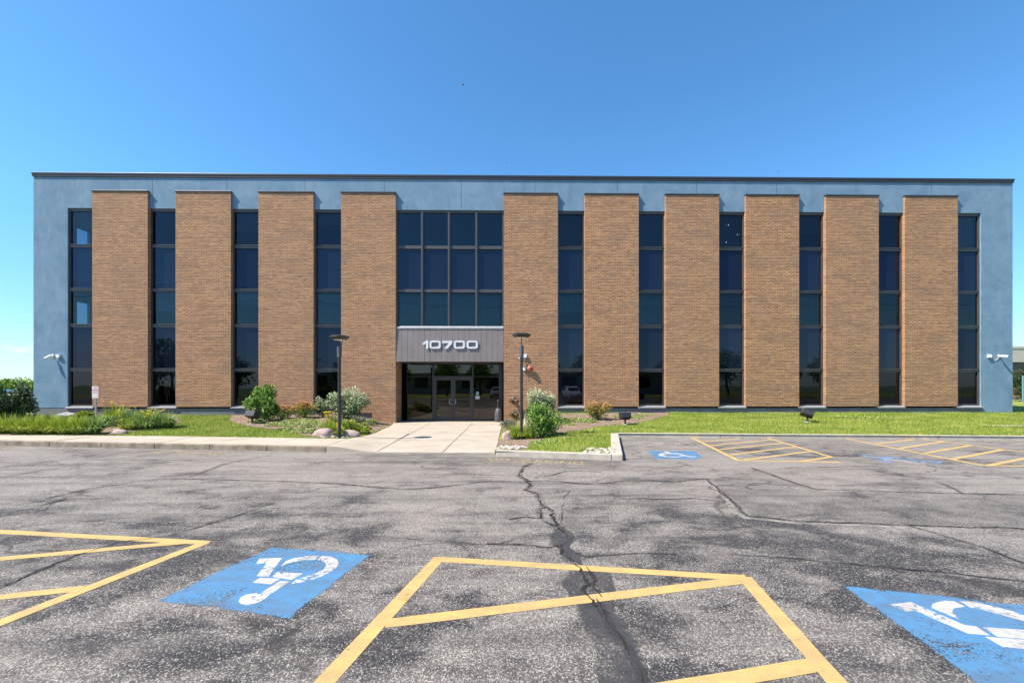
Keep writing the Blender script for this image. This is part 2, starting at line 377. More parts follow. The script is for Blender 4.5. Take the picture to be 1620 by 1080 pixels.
def terrain(x, y):
    yf = yfront(x); top = .27 if x < -4.5 else .36
    q = (y-yf)/(18.9-yf)
    if -2 < x < KB.x+.3: q = max((y-yfar(x))/(18.9-yfar(x)), q*sm((xret(min(y, KB.y))-x)/2.5) if y < KB.y else q*sm((KB.x-x)/2.5))
    z = .115+(top-.115)*sm(q)+.02*noise.noise(Vector((x*.5, y*.7, 0)))*sm((y-yf)*2)
    if y > 19: z = top
    if x < 0: d = walk_left(y)-x
    else: d = x-walk_right(y)
    if d < 2.2 and y > 10: z = walkz(y)-.01+(z-walkz(y)+.01)*sm(d/2.2)
    return z
def onT(u, v):
    z = .15
    for _ in range(25):
        p = atZ(u, v, z); z = .6*z+.4*terrain(p.x, p.y)
    return Vector((p.x, p.y, z))
def ppm(p): return FPX/(p.y*cy+p.x*sy)
def inside(x, y, poly):
    r = False; j = len(poly)-1
    for i in range(len(poly)):
        if (poly[i][1] > y) != (poly[j][1] > y) and x < (poly[j][0]-poly[i][0])*(y-poly[i][1])/(poly[j][1]-poly[i][1])+poly[i][0]: r = not r
        j = i
    return r
def P2(pts): return [tuple(onT(u, v)[:2]) for u, v in pts]
BEDS = {
 'left': P2([(-60, 668), (-60, 686.2), (130, 687.3), (190, 688), (205, 684), (250, 677.5), (288, 668), (284, 662), (262, 657.5), (100, 656.5)]),
 'middle': P2([(366, 657), (362, 666), (390, 674), (430, 679), (462, 684), (480, 690), (548, 692.6), (590, 684), (617, 673.5), (623, 668), (600, 659), (500, 654.5)]),
 'right': P2([(799, 671), (789, 696), (784, 712), (830, 711.5), (842, 699), (880, 691), (900, 683), (945, 675), (1000, 671), (1035, 663), (1060, 656), (1050, 652.5), (900, 655), (835, 662)]),
}
# ------------------------------------------------------------------ ground
b = MB(); b.add([(-700, -700, -.28), (700, -700, -.28), (700, 900, -.28), (-700, 900, -.28)], [(0, 1, 2, 3)])
struct(b.build('ground', 'far_ground'))
b = MB(); pts = [(-90, -22), (90, -22), (90, 14.6), (KF1.x, KF1.y+.1), (KF0.x+.1, KF0.y+.1), (KR1.x, KR1.y+.1), (KR0.x, KR0.y+.1), (-.25, 10.25), (-4.3, 10.55), (SF0.x, SF0.y+.1), (-90, SF0.y+8)]
b.add([(x, y, 0) for x, y in pts], [tuple(range(len(pts)))])
lot = struct(b.build('parking_lot', 'asphalt'))
def lawn(name, x0, x1, xs_fn, ye):
    b = MB(); nx = int((x1-x0)/.18); ny = 44; vs = []
    for i in range(nx+1):
        for j in range(ny+1):
            x = x0+(x1-x0)*i/nx; yf = yfront(x)-.02; y = yf+(ye-yf)*j/ny
            xx = xs_fn(x, y); vs.append((xx, y, terrain(xx, y)))
    fs = [(i*(ny+1)+j, (i+1)*(ny+1)+j, (i+1)*(ny+1)+j+1, i*(ny+1)+j+1) for i in range(nx) for j in range(ny)]
    b.add(vs, fs); return struct(b.build(name, 'lawn_ground', smooth=True, fix=False))
def lx(x, y):
    r = walk_left(y)-.01
    return min(x, r)
def rx(x, y): return max(x, walk_right(y)+.01)
lawn('lawn', -48, -3.4, lx, 19.3)
lawn('lawn', -.27, KB.x, rx, 19.3)
lawn('lawn', KB.x, 60, lambda x, y: x, 19.3)
# side ground beyond the building ends
b = MB(); b.add([(-120, 19.3, .2), (-20.3, 19.3, .27), (-20.3, 21.3, -.12), (-120, 21.3, -.12)], [(0, 1, 2, 3)]); b.add([(-120, 21.3, -.12), (-20.3, 21.3, -.12), (-20.3, 60, -.12), (-120, 60, -.12)], [(0, 1, 2, 3)])
b.add([(22.56, 19.3, .36), (120, 19.3, .3), (120, 80, .3), (22.56, 80, .36)], [(0, 1, 2, 3)])
struct(b.build('side_lawn', 'lawn_ground'))
b = MB(); b.add([(-60, 21.5, -.11), (-20.8, 21.5, -.11), (-20.8, 26.5, -.11), (-60, 26.5, -.11)], [(0, 1, 2, 3)]); struct(b.build('side_driveway', 'concrete'))
for k, poly in BEDS.items():
    b = MB(); xs = [p[0] for p in poly]; ys = [p[1] for p in poly]; st_ = .09; x = min(xs)
    while x < max(xs):
        y = min(ys)
        while y < max(ys):
            jx = x+.045+.12*noise.noise(Vector((x*3, y*3, 1))); jy = y+.045+.12*noise.noise(Vector((x*3, y*3, 5)))
            if inside(jx, jy, poly) and yfront(x) < y < 19.05 and (x+st_ < walk_left(y) if x < -2 else x > walk_right(y)):
                q = [(x, y), (x+st_, y), (x+st_, y+st_), (x, y+st_)]
                b.add([(a, c_, terrain(a, c_)+.012) for a, c_ in q], [(0, 1, 2, 3)])
            y += st_
        x += st_
    struct(b.build('mulch_bed', 'mulch', fix=False))

def ribbon(b, pts, w0, z=None, w1=None, tones=None, zf=None):
    """flat strip along a polyline of (x,y)"""
    n = len(pts); L = []; Rr = []
    for i, p in enumerate(pts):
        a = Vector(pts[max(0, i-1)][:2]); c_ = Vector(pts[min(n-1, i+1)][:2]); d = (c_-a).normalized(); nrm = Vector((-d.y, d.x))
        w = (w0[i] if hasattr(w0, '__len__') else w0)/2
        q = Vector(p[:2]); L.append(q+nrm*w); Rr.append(q-nrm*w)
    zz = (lambda x, y: z) if zf is None else zf
    vs = [(p.x, p.y, zz(p.x, p.y)) for p in L]+[(p.x, p.y, zz(p.x, p.y)) for p in Rr]
    b.add(vs, [(i, n+i, n+i+1, i+1) for i in range(n-1)], (tones*2) if tones else None)
# left pavement made of slabs
b = MB(); d = SF1-SF0; k = MB()
ext0 = SF0-d.normalized()*30; L = (SF1-ext0).length; n = int(L/1.52)
def slab(b, A, B, C, D, z0, z1):
    P = [A, B, C, D]; b.add([(p[0], p[1], z0) for p in P]+[(p[0], p[1], z1) for p in P], [(3, 2, 1, 0), (4, 5, 6, 7), (0, 1, 5, 4), (1, 2, 6, 5), (2, 3, 7, 6), (3, 0, 4, 7)])
dn = (SF1-ext0).normalized()
for i in range(n+1):
    x0 = ext0.x+(SF1.x-ext0.x)*i/(n+1)+.004; x1 = ext0.x+(SF1.x-ext0.x)*(i+1)/(n+1)-.004
    fy = lambda x: lerp_line(SF0, SF1, x); by = lambda x: lerp_line(SB0, SB1, x)
    dz = random.uniform(-.004, .004)
    xb = x1 if i < n else WL[2][0]-.004
    slab(b, (x0, fy(x0)+.16), (x1-(.05 if i == n else 0), fy(x1)+.16), (xb, by(xb)), (x0, by(x0)), -.1, .13+dz)
    slab(k, (x0, fy(x0)), (x1, fy(x1)), (x1, fy(x1)+.152), (x0, fy(x0)+.152), -.1, .131)
# end of pavement meeting the entrance walk
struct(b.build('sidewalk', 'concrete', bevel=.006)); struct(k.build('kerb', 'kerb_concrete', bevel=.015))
b = MB(); NT_, NS_ = 24, 12; vs = []; tops = []
for i in range(NT_+1):
    f = i/NT_*4; j = min(3, int(f)); q = f-j; ax_ = WL[j][0]+(WL[j+1][0]-WL[j][0])*q; ay_ = WL[j][1]+(WL[j+1][1]-WL[j][1])*q
    h0 = .128*(1-sm((f-1.6)/2.4))
    for k in range(NS_+1):
        t_ = k/NS_; x_ = ax_+.006+t_*1.15; y_ = ay_-t_*.05*(1-i/NT_); vs.append((x_, y_, max(walkz(y_)+.009, 0)+h0*(1-sm(t_))))
b.add(vs, [(i*(NS_+1)+k, i*(NS_+1)+k+1, (i+1)*(NS_+1)+k+1, (i+1)*(NS_+1)+k) for i in range(NT_) for k in range(NS_)])
fr = vs[:NS_+1]; b.add(fr+[(p[0], p[1], -.05) for p in fr], [(k, k+1, NS_+2+k, NS_+1+k) for k in range(NS_)])
struct(b.build('kerb_ramp', 'concrete'))
# right kerbs
def kerb(name, pts, w, z0, z1):
    b = MB()
    for i in range(len(pts)-1):
        A, B = Vector(pts[i]), Vector(pts[i+1]); L = (B-A).length; n = max(1, int(L/3)); d = (B-A)/L; nr = Vector((-d.y, d.x))*w
        for j in range(n):
            a = A+d*(L*j/n+.004); c_ = A+d*(L*(j+1)/n-.004); slab(b, a, c_, c_+nr, a+nr, z0, z1)
    return struct(b.build(name, 'kerb_light', bevel=.015))
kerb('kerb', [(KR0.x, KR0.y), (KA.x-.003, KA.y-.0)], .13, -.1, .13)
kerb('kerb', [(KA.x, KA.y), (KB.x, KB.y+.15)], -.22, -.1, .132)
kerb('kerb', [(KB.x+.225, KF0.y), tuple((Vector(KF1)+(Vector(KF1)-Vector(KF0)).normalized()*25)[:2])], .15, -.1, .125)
# entrance walk
b = MB(); pts = [(x, y) for x, y in WL]+[(-4.78, 20.3), (-.09, 20.3), (-.15, 18.99), (-.25, 10.02), (-2.2, 10.12)]
ys = sorted(set([round(10.0+i*.5, 2) for i in range(20)]+[p[1] for p in pts]))
vs = [(x, y, walkz(y)) for x, y in pts]; b.prism([(x, y, walkz(y)+.008) for x, y in pts], (0, 0, -.2))
ew = struct(b.build('entrance_walk', 'concrete'))
b = MB()
for A, B in (((680, 668.3), (597, 714.5)), ((747.5, 668.5), (700, 716)), ((592, 684), (789, 684)), ((560, 696.5), (786, 698)), ((634, 671.5), (793, 671))):
    p, q = atZ(*A, -.03), atZ(*B, -.03 if B[1] < 700 else 0)
    ribbon(b, [(p.x+(q.x-p.x)*i/8, p.y+(q.y-p.y)*i/8) for i in range(9)], .022, zf=lambda x, y: walkz(y)+.012)
b.build('walk_joint', 'joint', parent=ew, origin=(0, 0, 0))

# ------------------------------------------------------------------ road paint, cracks, patches
def jag(pts, amp, step=.07, z=0):
    P = [atZ(u, v, 0) for u, v in pts]; out = []
    for a, c_ in zip(P, P[1:]):
        L = (c_-a).length; n = max(1, min(300, int(L/step))); d = (c_-a).normalized(); nr = Vector((-d.y, d.x, 0))
        for i in range(n):
            q = a+(c_-a)*i/n; q = q+nr*amp*(noise.noise(q*3.1)*1.4+noise.noise(q*11)*.7+random.uniform(-.3, .3)); out.append((q.x, q.y))
    out.append((P[-1].x, P[-1].y)); return out
def line(b, A, B, w=.105):
    p, q = atZ(*A), atZ(*B); n = max(2, int((q-p).length/.25))
    ribbon(b, [(p.x+(q.x-p.x)*i/n, p.y+(q.y-p.y)*i/n) for i in range(n+1)], [w*random.uniform(.95, 1.05) for _ in range(n+1)], z=b.z)
def lines(name, segs, w, z=.002, matn='yellow_paint'):
    for sgm in segs:
        b = MB(); b.z = z; z += .0002
        for A, B in zip(sgm, sgm[1:]): line(b, A, B, w)
        b.build(name, matn, parent=lot, fix=False)
lines('yellow_line', [[(690, 884), (1182, 914)], [(696, 881), (515, 1077), (330, 1278)], [(1177, 912), (1322, 1077), (1500, 1280)],
      [(610, 986), (1178, 917)], [(1296, 1050), (1095, 1084), (480, 1188)]], .112, .0020)
lines('yellow_line', [[(-420, 812), (0, 841), (328, 858.5)], [(326, 857.5), (0, 985), (-300, 1100)], [(-260, 912), (0, 884), (300, 857)], [(-300, 988), (0, 944.5), (128, 931)]], .11, .0032)
lines('yellow_line', [[(1095, 692.3), (1168, 728)], [(1207.7, 690.8), (1317, 723)], [(1168, 728), (1330, 731)], [(1100, 692.6), (1133, 691.4)], [(1110, 698.7), (1171, 693.5)],
      [(1124.8, 704.6), (1219, 695.5)], [(1138.4, 710.9), (1238, 700.8)], [(1156, 719), (1259, 706.5)], [(1177, 727.4), (1282, 713.8)], [(1265, 730), (1316, 722.5)]], .10, .0020)
lines('yellow_line', [[(1326.7, 692), (1353.8, 696.8), (1506, 726.7), (1557.5, 736.4)], [(1446, 693.6), (1492, 698.5), (1587, 711), (1620, 714.8), (1760, 732)], [(1386, 702), (1454, 694)],
      [(1421.7, 709.3), (1492, 698.5)], [(1462.5, 716.7), (1536, 704.4)], [(1504, 726.7), (1587, 711)], [(1562, 736.4), (1680, 714)], [(1557.5, 736.4), (1700, 738)]], .11, .0032)
def poly(b, pts, z, soft=False):
    P = [atZ(u, v, 0) for u, v in pts]; n = len(P)
    if not soft: b.add([(p.x, p.y, z) for p in P], [tuple(range(n))]); return
    # ring of faded tone round the outline so that the paint thins out
    c_ = sum(P, Vector())/n; Q = []
    for i in range(n):
        a, d = P[i], P[(i+1) % n]
        for j in range(8): Q.append(a+(d-a)*j/8)
    m_ = len(Q); R_ = [q.lerp(c_, min(.3, soft/max(.01, (q-c_).length))) for q in Q]
    Q = [q+(q-c_).normalized()*noise.noise(q*4)*soft*.5 for q in Q]
    b.add([(p.x, p.y, z) for p in Q]+[(p.x, p.y, z) for p in R_], [(i, (i+1) % m_, m_+(i+1) % m_, m_+i) for i in range(m_)]+[tuple(range(m_, 2*m_))], [.35]*m_+[1.0]*m_)
def sym(blue, whites, og, sc, mat_b='blue_paint', mat_w='white_paint', z=.0012, soft=.04):
    b = MB(); poly(b, blue, z, soft); o = b.build('accessible_parking_square', mat_b, parent=lot, fix=False)
    b = MB()
    for kk, w_ in enumerate(whites): poly(b, [(og[0]+x/sc, og[1]+y/sc) for x, y in w_], z+.0005+kk*.00008)
    b.build('accessible_symbol', mat_w, parent=o, fix=False)
sym([(430, 864), (588, 877), (457, 978.5), (241, 952.5)],
    [[(285, 235), (535, 225), (385, 435), (250, 430), (365, 290), (250, 290)], [(480, 383), (775, 400), (640, 472), (430, 437)], [(290, 447), (515, 458), (410, 522), (205, 502)],
     [(515, 482), (620, 490), (385, 645), (370, 665), (320, 700), (250, 730), (150, 750), (80, 740), (50, 715), (70, 670), (140, 635), (230, 620), (300, 615)],
     [(520, 325), (580, 260), (680, 225), (800, 207), (950, 203), (905, 247), (780, 250), (650, 275), (570, 300)],
     [(975, 205), (1080, 212), (1150, 245), (1170, 290), (1140, 340), (1080, 380), (1000, 425), (880, 465), (750, 500), (630, 520), (700, 465), (820, 430), (920, 395), (1000, 355), (1030, 310), (1010, 275), (930, 247)]],
    (370, 850), 7.043)
sym([(1331, 925), (1800, 974), (2190, 1200), (1700, 1198)],
    [[(435, 255), (620, 235), (1095, 437), (1200, 450), (1320, 530), (1120, 512), (660, 310), (575, 320)], [(810, 250), (900, 220), (1000, 225), (1100, 275), (1000, 290), (985, 320), (1045, 387), (940, 345), (800, 285)],
     [(1045, 225), (1170, 230), (1640, 345), (2100, 470), (2150, 540), (1640, 410), (1240, 300), (1150, 285)], [(1250, 455), (1900, 500), (2300, 600), (2000, 590), (1640, 562), (1380, 540)], [(1270, 540), (1600, 565), (1900, 600), (2000, 680), (1640, 652), (1430, 630)]],
    (1330, 910), 5.586)
sym([(1024, 712.6), (1098, 713), (1111, 722), (1100, 726.5), (1036, 725.5)],
    [[(440, 215), (540, 220), (520, 235), (660, 240), (740, 262), (720, 272), (630, 252), (500, 250)], [(370, 262), (400, 243), (450, 240), (500, 262), (430, 265), (480, 283), (640, 288), (720, 275), (740, 282), (650, 298), (500, 296), (390, 277)],
     [(720, 262), (840, 284), (910, 287), (900, 297), (820, 294), (710, 272)]], (1000, 690), 9.0)
sym([(1355, 719), (1400, 721), (1494, 731), (1484, 735.5), (1400, 731.5)],
    [[(780, 165), (900, 172), (1000, 190), (950, 196), (850, 184)], [(880, 175), (1050, 190), (1100, 196), (1000, 200), (900, 190)]], (1180, 680), 3.682, 'worn_blue_paint', 'pale_wear')
# stencilled words
def text_mesh(s, w, h, font_shear=0):
    cu = bpy.data.curves.new('t', 'FONT'); cu.body = s; cu.align_x = 'LEFT'; to = bpy.data.objects.new('t', cu); COL.objects.link(to)
    dg = bpy.context.evaluated_depsgraph_get(); me = bpy.data.meshes.new_from_object(to.evaluated_get(dg)); bpy.data.objects.remove(to)
    xs = [v.co.x for v in me.vertices]; ys_ = [v.co.y for v in me.vertices]; x0, x1, y0, y1 = min(xs), max(xs), min(ys_), max(ys_)
    V = [((v.co.x-x0)/(x1-x0)*w, (v.co.y-y0)/(y1-y0)*h) for v in me.vertices]; F = [tuple(p.vertices) for p in me.polygons]; bpy.data.meshes.remove(me)
    return V, F
def stencil(A, B, h, s='NO PARKING'):
    p, q = atZ(*A), atZ(*B); d = (q-p); L = d.length; d.normalize(); nr = Vector((-d.y, d.x, 0)); V, F = text_mesh(s, L, h)
    b = MB(); b.add([tuple(p+d*x+nr*y+Vector((0, 0, .0022))) for x, y in V], F); b.build('stencilled_words', 'faded_yellow_paint', parent=lot, fix=False)
stencil((764, 729.5), (922, 735.5), .42); stencil((226, 717.0), (346, 719), .36); stencil((-105, 710.2), (19, 710.4), .36)
cr = {'w': (
 ([(320, 55), (260, 85), (240, 115), (235, 150), (290, 185), (320, 205), (270, 245), (350, 275), (385, 310), (405, 345), (400, 370), (360, 380), (375, 430), (440, 490), (500, 510), (560, 560), (575, 600), (530, 640), (560, 700), (640, 770), (690, 850), (700, 910), (690, 960), (740, 1020), (780, 1080)], .030),
 ([(400, 370), (455, 395), (480, 450), (490, 500)], .03), ([(160, 460), (280, 440), (390, 450)], .02),
 ([(340, 160), (450, 145), (570, 112), (820, 118)], .018), ([(750, 190), (850, 160), (920, 130), (880, 60)], .008), ([(720, 790), (770, 880), (760, 940), (820, 1010)], .012),
 ([(590, 250), (550, 300), (540, 380), (530, 480)], .008), ([(640, 690), (700, 720), (900, 705), (1130, 700), (1350, 705)], .012), ([(0, 628), (180, 635), (420, 655), (530, 640)], .014))}
segs = [([(770+x/4.5, 720+y/4.5) for x, y in P], w_) for P, w_ in cr['w']]
segs += [([(944, 947), (957, 971), (966.7, 997), (992.6, 1026.7), (1013, 1060), (1018.5, 1090), (1040, 1180)], .014),
 ([(224.7, 760), (268, 757), (367, 759), (475, 762), (540, 765.6), (605, 771.6), (648, 773.8), (700, 769.9), (770, 761), (823, 762), (855, 760), (885, 761), (925, 765.5), (959, 764.4), (992, 760.4), (1021, 760.4), (1070, 762), (1117, 756.7)], .022),
 ([(0, 755.6), (65, 744.8), (142.6, 731.8)], .018), ([(75.6, 788), (142.6, 773), (224.7, 760)], .02), ([(302.5, 754), (320, 747), (354, 734), (389, 726.7), (432, 719.8)], .014),
 ([(-60, 955), (0, 928), (118.5, 879), (189.6, 857), (260.8, 849), (343.7, 825.7), (432, 795.8)], .012),
 ([(116.7, 822.6), (207.4, 827), (302.5, 832), (376, 834.7), (497, 837.7), (562, 844), (626.6, 850.7), (670, 852.8)], .010), ([(75, 806), (84, 796), (104, 789), (60, 800)], .014),
 ([(60, 770), (150, 758), (300, 764), (480, 765)], .008),
 ([(1117.4, 756.7), (1148.6, 785), (1182.7, 816.3), (1222.5, 819), (1268, 823.7), (1324.7, 826.5), (1438, 830.5), (1640, 837)], .020),
 ([(1188.4, 739.6), (1222.5, 751), (1256.5, 764), (1290.6, 773.7), (1410, 777.7), (1517.8, 780), (1640, 783)], .020), ([(1483.7, 762.3), (1512, 773.7), (1523.5, 781)], .02),
 ([(1438, 830.5), (1483.7, 844.7), (1552, 864.6), (1640, 899)], .014), ([(967, 788), (1052, 789.6), (1097.5, 788), (1148.6, 793.6)], .016),
 ([(1154.3, 877), (1239.5, 881.6), (1353, 893), (1421, 899.4), (1485, 904), (1549.4, 912), (1640, 922)], .012), ([(1240, 740), (1300, 739), (1390, 737)], .012), ([(1160, 735), (1200, 747), (1300, 752)], .008),
 ([(1021, 742), (1024, 735), (1030, 742), (1022, 746)], .006)]
b = MB(); b2 = MB(); b3 = MB(); zc = .0048
for P, w_ in segs:
    if min(v for u, v in P) < 860 and w_ >= .012: w_ = max(w_, .018)
    q = jag(P, w_*.9+.012, .03); ws = [w_*.8*max(.10, .7+1.3*noise.noise(Vector((x*4, y*4, 3)))+random.uniform(-.45, .45)) for x, y in q]
    ribbon(b, q, ws, z=zc); zc += .00005
    if w_ > .0115:
        q2 = jag(P, w_*.9, .12); ribbon(b2, q2, [w_*(3.6+3*noise.noise(Vector((x, y, 9)))) for x, y in q2], z=.0007+zc-.0048, tones=[.75]*len(q2))
cobj = b.build('pavement_crack', 'crack', parent=lot, fix=False)
b2.build('crack_seal', 'soft_seal', parent=lot, fix=False)
s27 = lambda P: [(500+x/2.7, 860+y/2.7) for x, y in P]; s45 = lambda P: [(770+x/4.5, 720+y/4.5) for x, y in P]
b = MB()
poly(b, s27([(1040, 160), (1070, 112), (1170, 100), (1262, 115), (1280, 190), (1280, 290), (1330, 345), (1390, 430), (1440, 600), (1470, 800), (1300, 900), (1220, 700), (1200, 594), (1180, 420), (1130, 370), (1110, 270)]), .0010, .08)
poly(b, s45([(430, 560), (480, 520), (540, 530), (600, 560), (620, 620), (600, 660), (680, 720), (690, 790), (600, 770), (540, 700), (500, 660), (440, 640)]), .0010, .08)
b.build('seal_patch', 'seal', parent=lot, fix=False)
b = MB(); poly(b, [(1117, 757), (1190, 741), (1224, 752), (1290, 774), (1517, 780), (1700, 785), (1720, 842), (1438, 830), (1222, 819), (1183, 816)], .0003, .1)
poly(b, [(560, 717), (780, 719), (1000, 728), (990, 745), (700, 738), (560, 733)], .0004, .3)
b.build('asphalt_patch', 'patch_tone', parent=lot, fix=False)
b = MB()
for P, w_ in (([(1240, 769), (1290, 776), (1410, 773.5), (1517, 776)], .16), ([(1120, 760), (1150, 790), (1180, 819), (1260, 826), (1400, 832), (1500, 836)], .09), ([(842, 738), (850, 748), (838, 752)], .3),
              ([(1186, 693), (1210, 692.5), (1330, 693), (1345, 694)], .45), ([(1360, 694), (1480, 697), (1560, 697)], .4), ([(1000, 703), (1080, 700)], .5)):
    q = jag(P, .03, .2); ribbon(b, q, [w_*(1+.8*noise.noise(Vector((x, y, 2)))) for x, y in q], z=.0006, tones=[.8]*len(q))
b.build('worn_asphalt', 'pale_wear', parent=lot, fix=False)

# ------------------------------------------------------------------ office building
BR = (1.1, 19.1, 0)
bld = empty('office_building', BR, 'three storey blue stucco office block with ten tall brown brick pilasters and dark glass', 'building')
XL, XR, ZT = -20.37, 22.56, 10.72
DEEP = 39.0
# stucco walls (front band, end piers, side walls with openings near the corners)
b = MB()
b.box(XL, XR, YS, YS+.32, 9.22, 10.62)
b.box(XL, -18.92, YS, YS+.32, .60, 9.22); b.box(21.13, XR, YS, YS+.32, -.2, 9.22)
for xa, xb in ((XL, XL+.3), (XR-.3, XR)):
    y1 = YS+.32
    b.box(xa, xb, y1, 20.7, -.3, 10.62); b.box(xa, xb, 21.5, DEEP, -.3, 10.62)
    for z0, z1 in (((-.3, 4.1), (5.55, 7.6), (9.03, 10.62)) if xa < 0 else ((-.3, 7.6), (9.03, 10.62))): b.box(xa, xb, 20.7, 21.5, z0, z1)
b.box(XL+.3, XR-.3, DEEP-.3, DEEP, -.3, 10.62)
b.build('stucco_wall', 'stucco', bld)
for x in (-15.3, -12.1, -8.75, -5.3, -1.95, 1.28, 4.9, 8.4, 11.95, 15.5, 18.9):
    b = MB(); b.box(x-.006, x+.006, YS-.003, YS+.01, 9.3, 10.55); b.build('control_joint', 'frame_metal', bld)
b = MB(); b.box(XL-.03, XR+.03, YS-.04, YS+.42, 10.56, 10.72)
b.box(XL-.03, XL+.4, YS+.42, DEEP+.05, 10.56, 10.72); b.box(XR-.4, XR+.03, YS+.42, DEEP+.05, 10.56, 10.72); b.box(XL+.4, XR-.4, DEEP-.35, DEEP+.05, 10.56, 10.72)
b.box(XL-.045, XR+.045, YS-.055, YS-.04, 10.655, 10.735)
b.build('coping', 'coping_metal', bld, bevel=.008)
b = MB(); b.box(XL+.3, XR-.3, YS+.33, DEEP-.3, 10.3, 10.4); b.build('roof', 'interior_dark', bld)
b = MB(); b.box(XL+.02, -5.65, 19.07, 19.3, -.4, .57); b.box(.78, 21.15, 19.07, 19.3, -.4, .57)
b.build('foundation', 'foundation_concrete', bld)
PX = [-17.78, -14.235, -10.69, -7.14, -.09, 3.45, 6.995, 10.54, 14.08, 17.62]
PW = 2.36
for i, x in enumerate(PX):
    b = MB(); z0 = .645 if i not in (3, 4) else .38
    b.box(x, x+PW, YF, 19.42, z0, 9.89)
    if i == 3: b.box(x+PW-1.02, x+PW, YF+.0, 20.1, -.4, z0-.002)
    if i == 3: b.box(x+PW-.25, x+PW-.001, 19.42, 20.1, -.3, 2.62)
    if i == 4: b.box(x, x+1.02, YF+.0, 20.1, -.4, z0-.002); b.box(x+.001, x+.25, 19.42, 20.1, -.3, 2.62)
    p = b.build('pilaster', 'brick', bld)
    c = MB(); c.box(x-.02, x+PW+.02, YF-.03, 19.12, 9.892, 9.95); c.build('cap', 'coping_metal', p, bevel=.006)
# tall narrow windows
slots = [(-18.92, -17.78, 'l')]
for a, c_ in zip(PX, PX[1:]):
    if a == -7.14: continue
    slots.append((a+PW, c_, ''))
slots.append((PX[-1]+PW, 21.13, 'r'))
TR = [(7.54, 7.68), (5.64, 5.77), (4.09, 4.23), (2.17, 2.31)]
ZW0, ZW1 = .66, 9.22
def window(x0, x1, idx):
    b = MB(); f = .055
    b.box(x0, x0+f, YG-.06, YG+.06, ZW0, ZW1); b.box(x1-f, x1, YG-.06, YG+.06, ZW0, ZW1)
    b.box(x0+f, x1-f, YG-.06, YG+.06, ZW1-.11, ZW1); b.box(x0+f, x1-f, YG-.06, YG+.06, ZW0, ZW0+.07)
    for z0, z1 in TR: b.box(x0+f, x1-f, YG-.055, YG+.06, z0, z1); b.box(x0+f, x1-f, YG-.085, YG-.055, z1-.03, z1-.005)
    w = b.build('window', 'frame_metal', bld)
    zs = [ZW0+.07]+[q for z0, z1 in reversed(TR) for q in (z0, z1)]+[ZW1-.11]
    for k in range(5):
        z0, z1 = zs[2*k], zs[2*k+1]; g = MB(); q = random.uniform(-.004, .004)
        g.add([(x0+f, YG+q, z0), (x1-f, YG-q, z0), (x1-f, YG-q, z1), (x0+f, YG+q, z1)], [(0, 1, 2, 3)])
        g.build('pane', (random.choice(['spandrel_glass', 'spandrel_glass_b']) if k in (1, 3) else ['vision_glass_c', 0, 'vision_glass_b', 0, random.choice(['vision_glass', 'vision_glass_c'])][k]), w, fix=False)
    s_ = MB(); s_.prism([(x0-.02, 19.0, .575), (x0-.02, YG-.06, .575), (x0-.02, YG-.06, .665), (x0-.02, 19.0, .625)], (x1-x0+.04, 0, 0))
    s_.build('sill', 'pale_flashing', w)
    for k, (za, zb) in enumerate(((.78, 2.15), (4.3, 5.6), (7.8, 9.1))):
        if idx in (0, 11) or random.random() < .35: continue
        bl = MB(); n = 9; wd = (x1-x0)/n; drop = zb-(zb-za)*random.choice([1, 1, .6, .35])
        x = x0+.02
        while x < x1-.05:
            bl.add([(x, YG+.16, drop), (x+.095, YG+.20, drop), (x+.095, YG+.20, zb), (x, YG+.16, zb)], [(0, 1, 2, 3)]); x += .1
        bl.build('blind', 'blind_fabric', w, fix=False)
    return w
for i, (x0, x1, k) in enumerate(slots): window(x0, x1, i)
# side windows of the two ends
for xa in (XL+.12, XR-.12):
    for z0, z1 in (((4.1, 5.55), (7.6, 9.03)) if xa < 0 else ((7.6, 9.03),)):
        w = MB(); w.box(xa-.05, xa+.05, 20.7, 20.74, z0, z1); w.box(xa-.05, xa+.05, 21.46, 21.5, z0, z1); w.box(xa-.05, xa+.05, 20.74, 21.46, z0, z0+.04); w.box(xa-.05, xa+.05, 20.74, 21.46, z1-.04, z1)
        w = w.build('side_window', 'frame_metal', bld); g = MB()
        g.add([(xa, 20.74, z0+.04), (xa, 21.46, z0+.04), (xa, 21.46, z1-.04), (xa, 20.74, z1-.04)], [(0, 1, 2, 3)]); g.build('pane', 'vision_glass', w, fix=False)
# rooms behind the glass
b = MB()
for z0, z1 in ((2.62, 3.95), (6.05, 7.35), (9.1, 10.28)): b.box(XL+.31, XR-.31, 19.45, 27, z0, z1)
b.box(XL+.31, XR-.31, 26.9, 27.2, .3, 10.28)
b.box(XL+.31, -7.0, 19.45, 27, .1, .3); b.box(2.0, XR-.31, 19.45, 27, .1, .3)
for x in (-13.0, -6.9, 2.2, 9.3, 16.0): b.box(x, x+.12, 19.6, 26.8, .3, 9.08)
b.build('interior', 'interior_grey', bld)
for u, v in ((1151, 356), (1168, 371), (1150, 383)):
    r = ray(u, v); t = (9.085-EYE)/r[2]; c = MB(); c.lathe([(.045, -.02), (.045, .01)], (r[0]*t, r[1]*t, 9.085), 12); c.build('ceiling_light', 'lamp_glow', bld)
